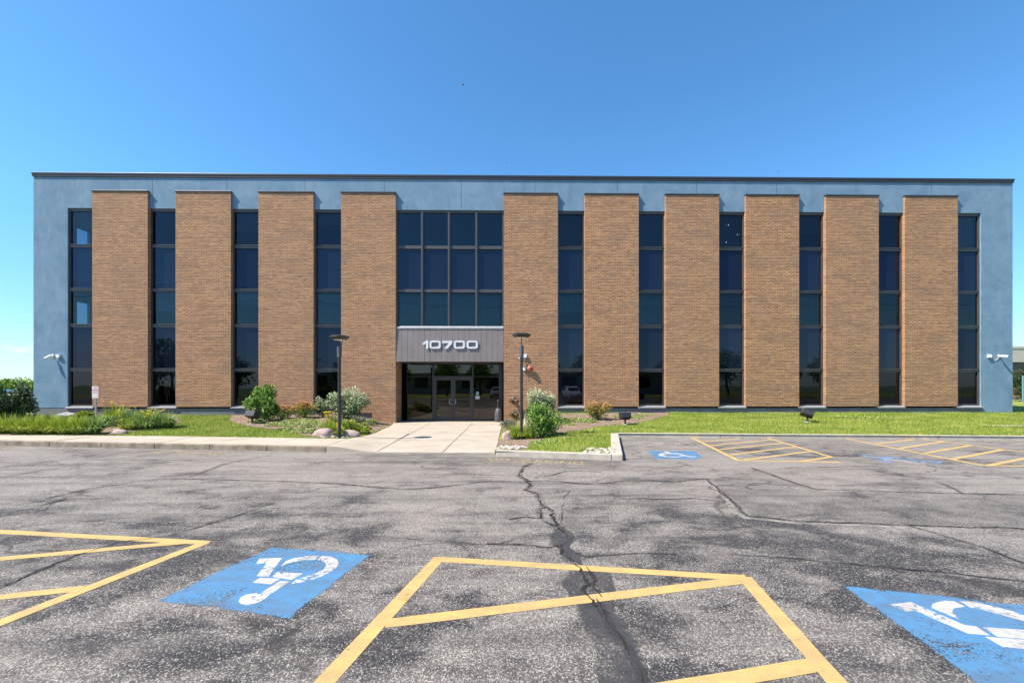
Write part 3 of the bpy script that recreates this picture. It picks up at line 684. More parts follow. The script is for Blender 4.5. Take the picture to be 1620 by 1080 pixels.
# glazed bay above the entrance
x0, x1 = -4.78, -.09; b = MB(); zb = 4.08
mx = [atY(u, 600, YG).x for u in (668.8, 711, 754.3)]
b.box(x0, x0+.06, YG-.06, YG+.06, zb, ZW1); b.box(x1-.06, x1, YG-.06, YG+.06, zb, ZW1); b.box(x0+.06, x1-.06, YG-.06, YG+.06, ZW1-.10, ZW1)
for x in mx: b.box(x-.055, x+.055, YG-.10, YG+.05, zb, ZW1-.101); b.box(x-.018, x+.018, YG-.13, YG-.10, zb, ZW1-.101)
xs = [x0+.06]+[q for x in mx for q in (x-.055, x+.055)]+[x1-.06]
for k in range(4):
    for z0, z1 in TR[:2]: b.box(xs[2*k]+.001, xs[2*k+1]-.001, YG-.065, YG+.05, z0, z1)
w = b.build('entrance_window', 'frame_metal', bld, bevel=.004)
for k in range(4):
    for j, (z0, z1) in enumerate(((zb, 5.64), (5.77, 7.54), (7.68, ZW1-.10))):
        g = MB(); q = random.uniform(-.004, .004); a, c_ = xs[2*k], xs[2*k+1]
        g.add([(a, YG+q, z0), (c_, YG-q, z0), (c_, YG-q, z1), (a, YG+q, z1)], [(0, 1, 2, 3)]); g.build('pane', ('vision_glass_b', 'spandrel_glass', 'vision_glass')[j], w, fix=False)
bl = MB(); x = x0+.1
while x < x1-.2: bl.add([(x, YG+.16, 4.1), (x+.095, YG+.20, 4.1), (x+.095, YG+.20, 5.6), (x, YG+.16, 5.6)], [(0, 1, 2, 3)]); x += .1
bl.build('blind', 'blind_fabric', w, fix=False)
# canopy with house number
b = MB(); T, Bm = (19.06, 4.05), (19.005, 2.60); n = 19
for i in range(n):
    a = x0+.01+(x1-x0-.02)*i/n+.004; c_ = x0+.01+(x1-x0-.02)*(i+1)/n-.004; q = random.uniform(0, .006)
    b.prism([(a, T[0]-q, T[1]), (a, Bm[0]-q, Bm[1]), (a, Bm[0]+.05, Bm[1]), (a, T[0]+.05, T[1])], (c_-a, 0, 0))
b.box(x0+.01, x1-.01, 19.11, 20.2, 2.60, 2.66)
cn = b.build('canopy', 'canopy_metal', bld)
f = MB(); f.prism([(x0+.02, T[0]-.03, T[1]-.02), (x0+.02, T[0]-.03, T[1]+.035), (x0+.02, YG-.135, T[1]+.10), (x0+.02, YG-.135, T[1]+.02), (x0+.02, T[0]+.0, T[1]+.005)], (x1-x0-.04, 0, 0))
f.build('flashing', 'pale_flashing', cn)
for u, y in ((651, 19.3), (714, 19.3), (775, 19.3), (662, 19.7)):
    f = MB(); x = atY(u, 573, y).x; f.lathe([(.10, -.05), (.11, 0)], (x, y, 2.60), 12); f.build('soffit_light', 'pale_flashing', cn, smooth=False)
f = MB(); f.box(x0+.25, x1-.25, 19.15, 20.1, 2.55, 2.599); f.build('soffit', 'door_metal', cn)
def on_canopy(u, v, off=.035):
    # point of the sloping face seen at (u, v)
    y = 19.05
    for _ in range(8):
        p = atY(u, v, y); y = Bm[0]+(p.z-Bm[1])/(T[1]-Bm[1])*(T[0]-Bm[0])-off
    return Vector(atY(u, v, y))
def rrect(x0, y0, x1, y1, r, n=5):
    P = []
    for cx, cy_, a0 in ((x1-r, y0+r, -90), (x1-r, y1-r, 0), (x0+r, y1-r, 90), (x0+r, y0+r, 180)):
        for i in range(n+1): a = R(a0+90*i/n); P.append((cx+r*math.cos(a), cy_+r*math.sin(a)))
    return P
def digit(kind, ox):
    b = MB(); tr = lambda x, y: on_canopy(640+x/11.57, 525+y/11.57, .055); dv = Vector((0, .03, 0))
    if kind == 0:
        O = [tr(*p) for p in rrect(ox, 157, ox+206, 305, 44)]; I = [tr(*p) for p in rrect(ox+38, 190, ox+168, 272, 14)]; n = len(O)
        V = O+I+[p+dv for p in O]+[p+dv for p in I]; F = []
        for i in range(n):
            j = (i+1) % n; F += [(i, j, n+j, n+i), (i, 2*n+i, 2*n+j, j), (n+i, n+j, 3*n+j, 3*n+i)]
        b.add(V, F)
    else:
        P = [(325, 212), (395, 155), (435, 155), (432, 305), (392, 305), (392, 208), (350, 240)] if kind == 1 else [(690, 160), (872, 160), (872, 205), (785, 305), (725, 305), (808, 203), (690, 203)]
        b.prism([tr(*p) for p in P], dv)
    b.build('digit', 'white_metal', cn)
digit(1, 0); digit(0, 455); digit(7, 0); digit(0, 900); digit(0, 1135)
# entrance storefront
YE = 20.1; b = MB(); E = lambda u: atY(u, 600, YE).x; Ez = lambda v: atY(716, v, YE).z
za, zb_, zt, zh = -.07, Ez(661), Ez(596), Ez(575.5)
xa, xb = x0+.25, x1-.25
b.box(xa, E(644.5), YE-.05, YE+.05, za, 2.56); b.box(E(795), xb+.02, YE-.05, YE+.05, za, 2.56)
b.box(E(644.5), E(795), YE-.05, YE+.05, zh, 2.56)
for ua, ub in ((684.3, 686.9), (747.3, 749.2)): b.box(E(ua), E(ub), YE-.06, YE+.05, za, zh)
b.box(E(686.9), E(747.3), YE-.055, YE+.05, zt-.03, zt+.035)
b.box(E(644.5), E(684.3), YE-.05, YE+.05, za, zb_-.03); b.box(E(749.2), E(795), YE-.05, YE+.05, za, zb_-.03)
b.box(E(644.5), E(684.3), YE-.045, YE+.04, zt+.0, zt+.02); b.box(E(749.2), E(795), YE-.045, YE+.04, zt, zt+.02)
sf = b.build('storefront', 'door_metal', bld, bevel=.004)
for ua, ub, z0, z1 in ((644.5, 684.3, zb_-.03, zt), (644.5, 684.3, zt+.02, zh), (749.2, 795, zb_-.03, zt), (749.2, 795, zt+.02, zh), (686.9, 747.3, zt+.035, zh)):
    g = MB(); g.add([(E(ua), YE, z0), (E(ub), YE, z0), (E(ub), YE, z1), (E(ua), YE, z1)], [(0, 1, 2, 3)]); g.build('pane', 'entrance_glass', sf, fix=False)
g = MB(); g.box(E(752), E(758.8), YE-.008, YE-.003, Ez(631), Ez(626.2)); g.build('notice', 'paper', sf)
g = MB(); g.box(E(753.3), E(757.6), YE-.008, YE-.003, Ez(624.8), Ez(619.5)); g.build('notice', 'tinted_paper', sf)
for ua, ub, uh, sg in ((687.0, 716.9, 712.9, 1), (717.3, 747.2, 720.6, -1)):
    b = MB(); xA, xB = E(ua), E(ub); st_ = .10
    b.box(xA, xA+st_, YE-.04, YE+.03, za+.02, zt-.035); b.box(xB-st_, xB, YE-.04, YE+.03, za+.02, zt-.035)
    b.box(xA+st_, xB-st_, YE-.04, YE+.03, zt-.15, zt-.035); b.box(xA+st_, xB-st_, YE-.04, YE+.03, za+.02, za+.24)
    d = b.build('door', 'door_metal', bld, bevel=.004)
    g = MB(); g.add([(xA+st_, YE, za+.24), (xB-st_, YE, za+.24), (xB-st_, YE, zt-.15), (xA+st_, YE, zt-.15)], [(0, 1, 2, 3)]); g.build('pane', 'entrance_glass', d, fix=False)
    g = MB(); xh = E(uh); z1, z0 = Ez(631.5), Ez(638.5); xo = xh+sg*.075
    g.path([(xo, YE-.045, z1), (xh-sg*.03, YE-.13, z1), (xh-sg*.03, YE-.13, z0), (xo, YE-.045, z0)], [.014]*4, 8)
    g.build('handle', 'steel', d); g = MB(); g.box(xA+st_, xB-st_, YE+.03, YE+.06, z1-.02, z1+.01); g.build('push_bar', 'steel', d)
b = MB(); b.box(x0+.02, x0+.25, 19.0+.43, YE+.05, 2.62, 2.66)
b = MB(); b.box(-7.2, 2.2, 24.5, 24.7, -.1, 2.6); b.box(-7.2, 2.2, 20.3, 24.5, -.14, -.08); b.box(-7.3, -7.2, 20.3, 24.5, -.1, 2.6); b.box(2.2, 2.3, 20.3, 24.5, -.1, 2.6)
b.box(-4.4, -3.6, 23.0, 23.6, -.08, .95)
b.build('lobby', 'interior_dark', bld)

# ------------------------------------------------------------------ wall fixtures
def cctv(cu, cv, bu, bv, body, label, wy=YS, ln=.2):
    c = atY(cu, cv, wy); t = empty('security_camera', tuple(c), label, 'security camera')
    b = MB(); b.lathe([(.055, 0), (.055, .03), (.03, .05)], c, 12, 'y'); b.tube(c, c+Vector((0, -.12, -.02)), .022); b.build('bracket', 'white_plastic', t)
    h = c+Vector((0, -.12, -.02)); e_ = h+Vector(body)*ln
    b = MB(); b.tube(h-Vector(body)*.03, e_, .048, .05, 12); b.build('camera_body', 'white_plastic', t)
    b = MB(); b.tube(e_, e_+Vector(body)*.012, .04, .04, 12); b.build('lens', 'car_glass', t)
    q = atY(bu, bv, wy); b = MB(); b.box(q.x-.07, q.x+.07, wy-.08, wy-.002, q.z-.07, q.z+.07)
    b.path([(q.x, wy-.02, q.z-.06), ((q.x+c.x)/2+.05, wy-.02, q.z-.2), (c.x, wy-.03, c.z-.04)], [.007]*3, 6)
    o = b.build('junction_box', 'white_plastic', None, origin=(q.x, wy, q.z)); o['label'] = label.replace('camera', 'junction box beside the camera').replace('white ', 'small white square ', 1); o['category'] = 'junction box'
    return t
cctv(84, 562.5, 93.5, 563, (-.55, -.55, -.62), 'white bullet camera drooping from the blue left end wall')
cctv(1580, 563, 1564, 563, (.45, -.88, -.10), 'white bullet camera on the blue right end wall')
cctv(826, 566, 830.5, 563, (-.85, -.5, -.18), 'white camera on brick half hidden behind the lamp post', YF)
c = atY(829.5, 583.5, YF); b = MB(); b.box(c.x-.055, c.x+.055, YF-.10, YF-.002, c.z-.065, c.z+.065)
tag(b.build('strobe_box', 'white_plastic', None, origin=c, bevel=.01), 'white strobe box on brick just left of the red alarm bell', 'alarm box')
c = atY(838.5, 583, YF); t = empty('alarm_bell', tuple(c), 'round red fire alarm bell on the brick pilaster right of the doors', 'alarm bell')
b = MB(); b.lathe([(.05, 0), (.06, .08)], c, 12, 'y'); b.build('bell_mount', 'grey_plastic', t)
b = MB(); b.lathe([(.125, .08), (.135, .09), (.125, .13), (.09, .165), (.03, .18)], c, 24, 'y'); b.build('gong', 'red_paint', t, smooth=True)
b = MB(); b.lathe([(.028, .178), (.026, .20)], c, 10, 'y'); b.build('bolt', 'dark_metal', t)
for v, lb in ((633.5, 'upper brass twin hose connection on brick beside the doors'), (654.5, 'lower brass twin hose connection just above the plants')):
    c = atY(813, v, YF); t = empty('hose_connection', tuple(c), lb, 'hose connection', 'hose connections beside the doors')
    b = MB(); b.lathe([(.15, 0), (.15, .02), (.08, .05)], c, 16, 'y'); b.tube(c, c+Vector((0, -.12, 0)), .07); b.build('wall_plate', 'bronze_metal', t)
    for sg in (-1, 1):
        q = c+Vector((0, -.08, 0)); e_ = q+Vector((sg*.13, -.15, -.02))
        b = MB(); b.tube(q, e_, .055, .06, 12); ip = b.build('inlet', 'bronze_metal', t)
        b = MB(); dd = (e_-q).normalized(); b.tube(e_, e_+dd*.05, .078, .078, 12); b.tube(e_+dd*.05, e_+dd*.07, .03, .03, 6); b.build('cap', 'bronze_metal', ip)
# ash urn
p = atZ(788.3, 666.5, -.05); t = empty('ash_urn', tuple(p), 'dark grey bottle shaped ash urn standing right of the doors', 'ash urn')
b = MB(); b.lathe([(.155, 0), (.165, .02), (.16, .38), (.135, .5), (.075, .60)], p, 24); b.build('base', 'grey_plastic', t, smooth=True)
b = MB(); b.lathe([(.072, .60), (.058, .66), (.055, .86), (.062, .87), (.062, .96), (.03, .985)], p, 20); b.build('neck', 'dark_metal', t, smooth=True)

# ------------------------------------------------------------------ lamps
def lamp(u, label, ang):
    y = 12.4; p = atY(u, 600, y); zg = terrain(p.x, y); t = empty('lamp_post', (p.x, y, zg), label, 'lamp post', 'lamp posts either side of the entrance walk')
    X = p.x; z = lambda v: atY(u, v, y).z
    b = MB(); b.tube((X, y, zg-.1), (X, y, z(566)), .042, .042, 14); b.build('pole', 'dark_metal', t, smooth=False)
    b = MB(); b.lathe([(.05, 0), (.062, .02), (.062, .10), (.05, .12)], (X, y, z(566)), 14); b.lathe([(.055, .12), (.066, .13), (.066, z(547)-z(566)), (.03, z(547)-z(566)+.015)], (X, y, z(566)), 14); b.build('collar', 'grey_plastic', t)
    zt_ = z(537.5 if u < 700 else 534.0)
    for sg in (-1, 1):
        d = Vector((math.cos(ang), math.sin(ang), 0))*sg; a = Vector((X, y, z(547)-.02))
        b = MB(); b.path([a+d*.035, a+d*.05+Vector((0, 0, .05)), Vector((X, y, zt_+.03))+d*.10], [.012, .012, .010], 6); b.build('strut', 'dark_metal', t)
    b = MB(); h = MB(); c = (X, y, zt_)
    b.lathe([(.17, 0), (.185, .0), (.275, .075), (.27, .095), (.19, .125), (.05, .14)], c, 6 if u > 700 else 24); hd = b.build('head', 'dark_metal', t)
    h.lathe([(.15, -.008), (.155, .004)], c, 20); h.build('lens', 'white_plastic', hd)
    return t
lamp(537, 'left lamp post with round flat head rising from the yellow flowers', .25)
lamp(825, 'right lamp post with flat hexagonal head beside the tall green shrub', 1.5)
# ground floodlights
def flood(u, v, s, tilt, yaw, label, pitch=0):
    p = onT(u, v); t = empty('floodlight', tuple(p), label, 'floodlight', 'ground floodlights aimed at the facade')
    b = MB(); b.lathe([(.11, -.03), (.10, .03)], p, 10); b.build('footing', 'concrete', t)
    b = MB(); b.tube(p, p+Vector((0, 0, .20*s)), .03, .03, 10); b.lathe([(.05, .18*s), (.05, .23*s)], p, 10); b.build('stem', 'dark_metal', t)
    from mathutils import Matrix
    m_ = Matrix.Translation(p+Vector((0, 0, .36*s))) @ Matrix.Rotation(yaw, 4, 'Z') @ Matrix.Rotation(tilt, 4, 'Y') @ Matrix.Rotation(pitch, 4, 'X')
    w, d, h = .20*s, .13*s, .15*s
    V = [(-w, -d, -h*.7), (w, -d, -h*.7), (w*1.05, d, -h), (-w*1.05, d, -h), (-w, -d*.9, h*.6), (w, -d*.9, h*.6), (w*1.05, d, h), (-w*1.05, d, h)]
    b = MB(); b.add([m_ @ Vector(q) for q in V], [(0, 3, 2, 1), (4, 5, 6, 7), (0, 1, 5, 4), (1, 2, 6, 5), (2, 3, 7, 6), (3, 0, 4, 7)]); hs = b.build('housing', 'dark_metal', t, bevel=.008)
    b = MB(); b.add([m_ @ Vector(q) for q in [(-w*.92, d+.004, -h*.85), (w*.92, d+.004, -h*.85), (w*.92, d+.004, h*.85), (-w*.92, d+.004, h*.85)]], [(0, 1, 2, 3)]); b.build('lens', 'car_glass', hs)
flood(399, 670.5, 1.0, 0, -.25, 'dark floodlight in the mulch left of the green bush', -.35)
flood(989, 671.5, .9, 0, .15, 'dark floodlight in the mulch right of the orange shrub', -.3)
flood(1277.5, 667.5, .95, .32, -.5, 'tilted black floodlight alone on the right lawn', -.4)
# small sign
p = onT(151, 662.5); t = empty('sign_post', tuple(p), 'small pinkish white notice sign on a post in the left bed', 'sign')
pp = ppm(p); h1 = (662.5-611)/pp; h0 = (662.5-629.5)/pp; wd = 10/pp/2
b = MB(); b.box(p.x-.03, p.x+.03, p.y, p.y+.03, p.z-.1, p.z+h1-.04); b.build('post', 'steel', t)
b = MB(); b.box(p.x-wd, p.x+wd, p.y-.012, p.y-.002, p.z+h0, p.z+h1); sg = b.build('sign_plate', 'sign_face', t, bevel=.003)
for s_, z, hh, ww in (('NO', h1-.095, .06, .10), ('PARKING', h1-.185, .07, .22), ('FIRE LANE', h1-.27, .045, .2)):
    V, F = text_mesh(s_, ww, hh); b = MB(); b.add([(p.x-ww/2+x, p.y-.015, p.z+z+y) for x, y in V], F); b.build('lettering', 'red_ink', sg, fix=False)
# rocks
def rock(name, u, v, w, h, matn, label, seed, group=None):
    p = onT(u, v); k = ppm(p); rx_, rz = w/k/2, h/k*.75; bm = bmesh.new(); bmesh.ops.create_icosphere(bm, subdivisions=3, radius=1)
    b = MB(); vs = []
    for q in bm.verts:
        n_ = 1+.22*noise.noise(q.co*1.1+Vector((seed, 0, 0)))+.07*noise.noise(q.co*3+Vector((seed, 0, 0)))
        vs.append((p.x+q.co.x*rx_*n_, p.y+rx_*.6+q.co.y*rx_*.6*n_, p.z+rz*.25+q.co.z*rz*n_))
    b.add(vs, [[q.index for q in f.verts] for f in bm.faces]); bm.free()
    o = b.build(name, matn, None, smooth=True, origin=p); return tag(o, label, 'boulder', group)
rock('boulder', 180, 687.2, 27, 8.5, 'rock', 'flat pink boulder beside the pavement in the left bed', 1)
rock('boulder', 508, 690.5, 33, 13, 'rock', 'pinkish boulder below the yellow flowers, farther from the doors', 5)
rock('boulder', 550.5, 692, 32, 12.5, 'rock', 'pinkish boulder at the pavement corner with a white left end', 9)
rock('boulder', 806, 696, 24, 17, 'rock', 'rounded pink boulder on the right edge of the entrance walk', 14)
p = onT(103, 661); b = MB(); q = .27; b.prism([(p.x-q, p.y-.1, p.z+.12), (p.x+q, p.y-.15, p.z+.08), (p.x+q*.95, p.y+.2, p.z+.14), (p.x-q*.7, p.y+.25, p.z+.20)], (0, 0, .035))
b.box(p.x-.2, p.x+.2, p.y, p.y+.18, p.z-.05, p.z+.09)
tag(b.build('utility_cover', 'pale_flashing', None, origin=p), 'pale flat utility lid among the left plants near the end wall', 'utility cover')
p = onT(1606, 674.5); b = MB(); b.prism([(p.x-.55, p.y, p.z-.02), (p.x+.6, p.y, p.z-.02), (p.x+.6, p.y+.5, p.z-.02), (p.x-.55, p.y+.5, p.z-.02)], (0, 0, .045))
tag(b.build('lawn_slab', 'concrete', None, origin=p), 'thin pale concrete slab lying in the right lawn', 'slab')
p = onT(830.5, 672); b = MB(); b.tube(p, p+Vector((0, 0, .36)), .018); tag(b.build('marker_pipe', 'white_plastic', None, origin=p), 'thin white pipe stub beside the right lamp post', 'pipe')
random.seed(3)
def stones(spots, name):
    b = MB()
    for u, v in spots:
        p = onT(u, v); r = random.uniform(.035, .075); bm = bmesh.new(); bmesh.ops.create_icosphere(bm, subdivisions=1, radius=1); sd = random.random()*50; vs = []
        sx, sz = random.uniform(.8, 1.4), random.uniform(.45, .7)
        for q in bm.verts: n_ = 1+.5*noise.noise(q.co*1.3+Vector((sd, 0, 0))); vs.append((p.x+q.co.x*r*n_*sx, p.y+q.co.y*r*n_, p.z+r*.25+q.co.z*r*n_*sz))
        b.add(vs, [[q.index for q in f.verts] for f in bm.faces]); bm.free()
    o = b.build(name, 'white_rock', None); tag(o, kind='stuff'); return o
tag(stones([(random.uniform(788, 832), random.uniform(706.5, 711)) for _ in range(26)], 'white_stones'), 'loose white stones along the kerb beside the entrance walk', 'stones')
tag(stones([(random.uniform(926, 974), random.uniform(710, 717)) for _ in range(38)], 'white_stones'), 'loose white stones at the kerb corner of the right lawn', 'stones')
tag(stones([(random.uniform(497, 560), random.uniform(691, 692.8)) for _ in range(20)], 'white_stones'), 'small pale stones between the boulders and the pavement', 'stones')

# ------------------------------------------------------------------ plants
def leaf(b, c, d, up, L, w, tone):
    """folded leaf: four corners"""
    side = d.cross(up)
    if side.length < 1e-3: side = d.orthogonal()
    side.normalize(); tip = c+d*L; mid = c+d*L*.45
    b.add([c, mid+side*w/2+up*w*.15, tip, mid-side*w/2+up*w*.15], [(0, 1, 2), (0, 2, 3)], [tone]*4)
def rnd_dir():
    z = random.uniform(-1, 1); a = random.uniform(0, 2*math.pi); r = math.sqrt(1-z*z); return Vector((r*math.cos(a), r*math.sin(a), z))
def crown(b, c, rad, n, L, w, lumps=9, top_tone=0.0, seed=0, base=.0):
    """leaves spread through a lumpy volume"""
    c = Vector(c); cl = []
    for i in range(lumps):
        d = rnd_dir(); d.z = d.z*.75+.1; f = random.uniform(.45, .78)
        cl.append((Vector((d.x*rad[0]*f, d.y*rad[1]*f, d.z*rad[2]*f)), random.uniform(.2, .5)))
    cl.append((Vector((0, 0, -.1*rad[2])), .54)); cl.append((Vector((.2*rad[0], 0, -.5*rad[2])), .5)); cl.append((Vector((-.25*rad[0], 0, -.5*rad[2])), .5))
    for _ in range(n):
        o, r = random.choice(cl); d = rnd_dir(); k = random.random()**.35*random.uniform(.8, 1.12)
        q = o+Vector((d.x*rad[0]*r*k, d.y*rad[1]*r*k, d.z*rad[2]*r*k)); p = c+q
        if p.z < base: continue
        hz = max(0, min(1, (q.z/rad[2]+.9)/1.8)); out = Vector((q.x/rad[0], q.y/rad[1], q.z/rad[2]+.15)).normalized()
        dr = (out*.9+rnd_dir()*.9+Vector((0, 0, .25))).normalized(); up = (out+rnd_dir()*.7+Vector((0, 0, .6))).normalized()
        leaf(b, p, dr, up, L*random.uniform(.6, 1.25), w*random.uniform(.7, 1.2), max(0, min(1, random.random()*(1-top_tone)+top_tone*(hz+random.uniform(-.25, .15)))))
def shrub(name, u, v, wpx, hpx, matn, label, n=1500, L=.09, w=.045, top=0.0, cat='shrub', group=None, bare=.08, lumps=10, stemn=9):
    p = onT(u, v); k = ppm(p); rx_, H = wpx/k/2, hpx/k
    t = empty(name, tuple(p), label, cat, group); b = MB()
    crown(b, (p.x, p.y, p.z+H*.47), (rx_*1.0, rx_*.85, H*.56), int(n*1.9), L, w, lumps+4, top, base=p.z+.01); b.build('foliage', matn, t, fix=False)
    b = MB()
    for i in range(stemn):
        a = random.uniform(0, 6.28); q = Vector((math.cos(a)*rx_*.55, math.sin(a)*rx_*.45, H*random.uniform(.5, .8)))
        b.path([p, p+q*.5+Vector((0, 0, H*.08)), p+q], [.016, .011, .005], 5)
    b.build('stems', 'bark', t); return t
def blades(b, p, n, L, w, spread=1.0, droop=1.0, upb=.9, foot=.05):
    for _ in range(n):
        a = random.uniform(0, 2*math.pi); d = Vector((math.cos(a), math.sin(a), 0)); s = Vector((-d.y, d.x, 0)); l = L*random.uniform(.6, 1.15)
        lean = random.uniform(.15, 1)*spread; tone = random.random(); c = Vector(p)+d*random.random()*foot; hw = w*random.uniform(.7, 1.1)/2; V = []
        for i in range(4):
            f = i/3; q = c+d*(l*lean*f*.75)+Vector((0, 0, l*(upb*f-droop*lean*.75*f*f))); ww = hw*(1-.85*f*f) if i < 3 else .0008
            V += [q-s*ww, q+s*ww]
        b.add(V, [(0, 1, 3, 2), (2, 3, 5, 4), (4, 5, 7, 6)], [min(1, tone*.8+.07*i) for i in range(4) for _ in (0, 1)])
def clump(name, u, v, wpx, hpx, matn, label, n=220, w=.03, flowers=0, cat='daylily', group=None, spread=1.0, droop=1.0):
    p = onT(u, v); k = ppm(p); L = hpx/k*1.35; foot = max(.05, wpx/k/2-L*.35)
    t = empty(name, tuple(p), label, cat, group); b = MB(); blades(b, p, n, L, w, spread, droop, .95, foot); b.build('leaves', matn, t, fix=False)
    for _ in range(flowers):
        a = random.uniform(0, 6.28); r = random.uniform(0, wpx/k/2*.8); c = p+Vector((math.cos(a)*r, math.sin(a)*r*.6-.05, L*random.uniform(.62, .95)))
        f = MB(); f.tube(p+Vector((math.cos(a)*r*.6, 0, .05)), c, .005, .004, 4)
        f.tone = .3
        for i in range(6):
            q = 6.28*i/6+a; leaf(f, c, Vector((math.cos(q), math.sin(q), .55)).normalized(), Vector((0, 0, 1)), .075, .04, random.random())
        f.build('flower', 'yellow_petal', t, fix=False)
    return t
random.seed(11)
# --- middle bed
shrub('green_bush', 421, 666, 58, 56, 'shrub_leaf', 'upright bright green bush behind the leftmost floodlight', 2300, .12, .05)
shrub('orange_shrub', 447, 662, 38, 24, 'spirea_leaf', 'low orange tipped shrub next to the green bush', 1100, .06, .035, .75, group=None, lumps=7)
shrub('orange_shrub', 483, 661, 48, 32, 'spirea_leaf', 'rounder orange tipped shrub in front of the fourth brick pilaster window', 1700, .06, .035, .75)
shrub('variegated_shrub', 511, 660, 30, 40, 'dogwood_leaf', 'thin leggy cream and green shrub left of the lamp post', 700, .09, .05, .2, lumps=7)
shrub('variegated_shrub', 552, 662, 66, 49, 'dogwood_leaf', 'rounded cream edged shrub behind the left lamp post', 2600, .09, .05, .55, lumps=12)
for u, v, w_, h in ((408, 669, 22, 7), (440, 673, 36, 9), (470, 675, 40, 10), (500, 675, 34, 10), (452, 681, 24, 6), (482, 683, 36, 8), (512, 681, 26, 8)):
    pass
def cover(spots, label, matn='cover_leaf', n=420, L=.055, w=.04):
    b = MB()
    for u, v, w_, h in spots:
        p = onT(u, v); k = ppm(p)
        for _ in range(n):
            a = random.uniform(0, 6.28); r = math.sqrt(random.random()); q = Vector((p.x+math.cos(a)*r*w_/k/2, p.y+math.sin(a)*r*w_/k/2*.7, 0)); hh = h/k*(1-r*r*.8)*random.uniform(.3, 1)*(1+.5*noise.noise(q*3))
            q.z = terrain(q.x, q.y)+hh*.8; leaf(b, q, (rnd_dir()+Vector((0, 0, .5))).normalized(), (rnd_dir()*.6+Vector((0, -.2, 1))).normalized(), L*random.uniform(.6, 1.3), w, random.random())
    return tag(b.build('ground_cover', matn, None, fix=False), label, 'ground cover', None, 'stuff')
cover([(408, 669, 30, 7), (440, 674, 44, 9), (470, 676, 50, 11), (500, 675, 44, 11), (452, 682, 30, 6), (484, 684, 44, 9), (512, 683, 30, 8), (540, 668, 30, 6), (475, 668, 60, 8)], 'low pale green creeping plants in the mulch before the orange shrubs')
shrub('grey_perennial', 530, 668, 34, 10, 'grey_leaf', 'low greyish twiggy plant at the foot of the left lamp post', 450, .07, .02, cat='plant')
shrub('grey_perennial', 566, 669, 28, 12, 'grey_leaf', 'low greyish twiggy plant before the rounded cream shrub', 450, .07, .02, cat='plant')
shrub('grey_perennial', 588, 673, 18, 12, 'cover_leaf', 'small pale spiky plant nearest the brick wall corner', 260, .07, .02, cat='plant')
clump('daylily', 524, 686, 34, 27, 'lily_leaf', 'yellow flowering daylily between the two middle boulders', 190, .022, 16)
clump('daylily', 538, 690.8, 20, 17, 'lily_leaf', 'small flowering daylily hiding the foot of the left lamp post', 200, .024, 7)
shrub('leafy_perennial', 549, 686, 38, 21, 'lily_leaf', 'leafy bright green plant behind the pavement corner boulder', 700, .09, .03, cat='plant')
shrub('leafy_perennial', 573, 687, 38, 20, 'lily_leaf', 'bright green leafy clump at the edge of the entrance walk', 800, .09, .03, cat='plant')
# --- left bed
for i, (u, v, lb) in enumerate(((10, 686, 'arching green daylily clump at the left picture edge'), (32, 687, 'arching green daylily clump second from the left picture edge'), (56, 687, 'arching green daylily clump below the blue wall corner'),
        (80, 687, 'arching green daylily clump below the pale utility lid, left side'), (104, 687.5, 'arching green daylily clump directly in front of the pale utility lid'), (128, 687.5, 'arching green daylily clump just left of the sign post'), (148, 687, 'arching green daylily clump in front of the sign post'))):
    clump('daylily', u, v, 40, 29, 'dark_lily_leaf' if i in (6,) else 'lily_leaf', lb, 620, .024, group='daylilies along the pavement')
for i, (u, v, lb) in enumerate(((22, 675, 'bright grassy clump behind the daylilies near the left edge'), (48, 672, 'bright grassy clump beside the dark parked car'), (75, 671, 'bright grassy clump in front of the end wall base'), (97, 674, 'bright grassy clump below the red plumed grass'), (122, 675, 'bright grassy clump between lid and sign'))):
    clump('daylily', u, v, 40, 17, 'lily_leaf', lb, 420, .022, group='daylilies along the pavement')
shrub('hosta', 137, 662, 26, 11, 'lily_leaf', 'low round hosta behind the sign post', 350, .12, .08, cat='hosta', bare=.0)
p = onT(97, 655); t = empty('ornamental_grass', tuple(p), 'tall ornamental grass with reddish plumes against the blue end wall', 'grass clump'); k = ppm(p)
b = MB(); blades(b, p, 160, 30/k, .012, .45, .35, .95, .1); b.build('leaves', 'lily_leaf', t, fix=False)
b = MB()
for _ in range(60):
    a = random.uniform(0, 6.28); e_ = p+Vector((math.cos(a)*.36*random.random(), math.sin(a)*.25, 33/k*random.uniform(.7, 1.02))); b.tone = random.random(); b.tube(p, e_, .003, .003, 3); d = (e_-p).normalized(); b.tube(e_-d*.25, e_, .006, .014, 4)
b.build('plumes', 'plume', t, fix=False)
shrub('spiky_plant', 171, 675, 36, 17, 'shrub_leaf', 'dark leafy mound just right of the sign post', 800, .09, .035, cat='plant')
clump('daylily', 183, 667, 50, 26, 'lily_leaf', 'tall yellow green daylily against the first brick pilaster', 420, .026, 5, group='flowering daylilies')
clump('daylily', 208, 674, 50, 24, 'dark_lily_leaf', 'flowering daylily left of the centre of the curved bed', 650, .032, 3, group='flowering daylilies')
clump('daylily', 207, 680, 40, 18, 'lily_leaf', 'low front daylily at the lawn edge of the curved bed', 450, .024, 1, group='flowering daylilies')
clump('daylily', 233, 679, 50, 24, 'dark_lily_leaf', 'yellow flowering daylily in the middle of the curved bed', 650, .032, 5, group='flowering daylilies')
clump('daylily', 230, 668, 56, 20, 'lily_leaf', 'rear daylily under the second tall window', 520, .03, 3, group='flowering daylilies')
clump('daylily', 257, 677, 50, 24, 'dark_lily_leaf', 'yellow flowering daylily at the right tip of the curved bed', 650, .032, 6, group='flowering daylilies')
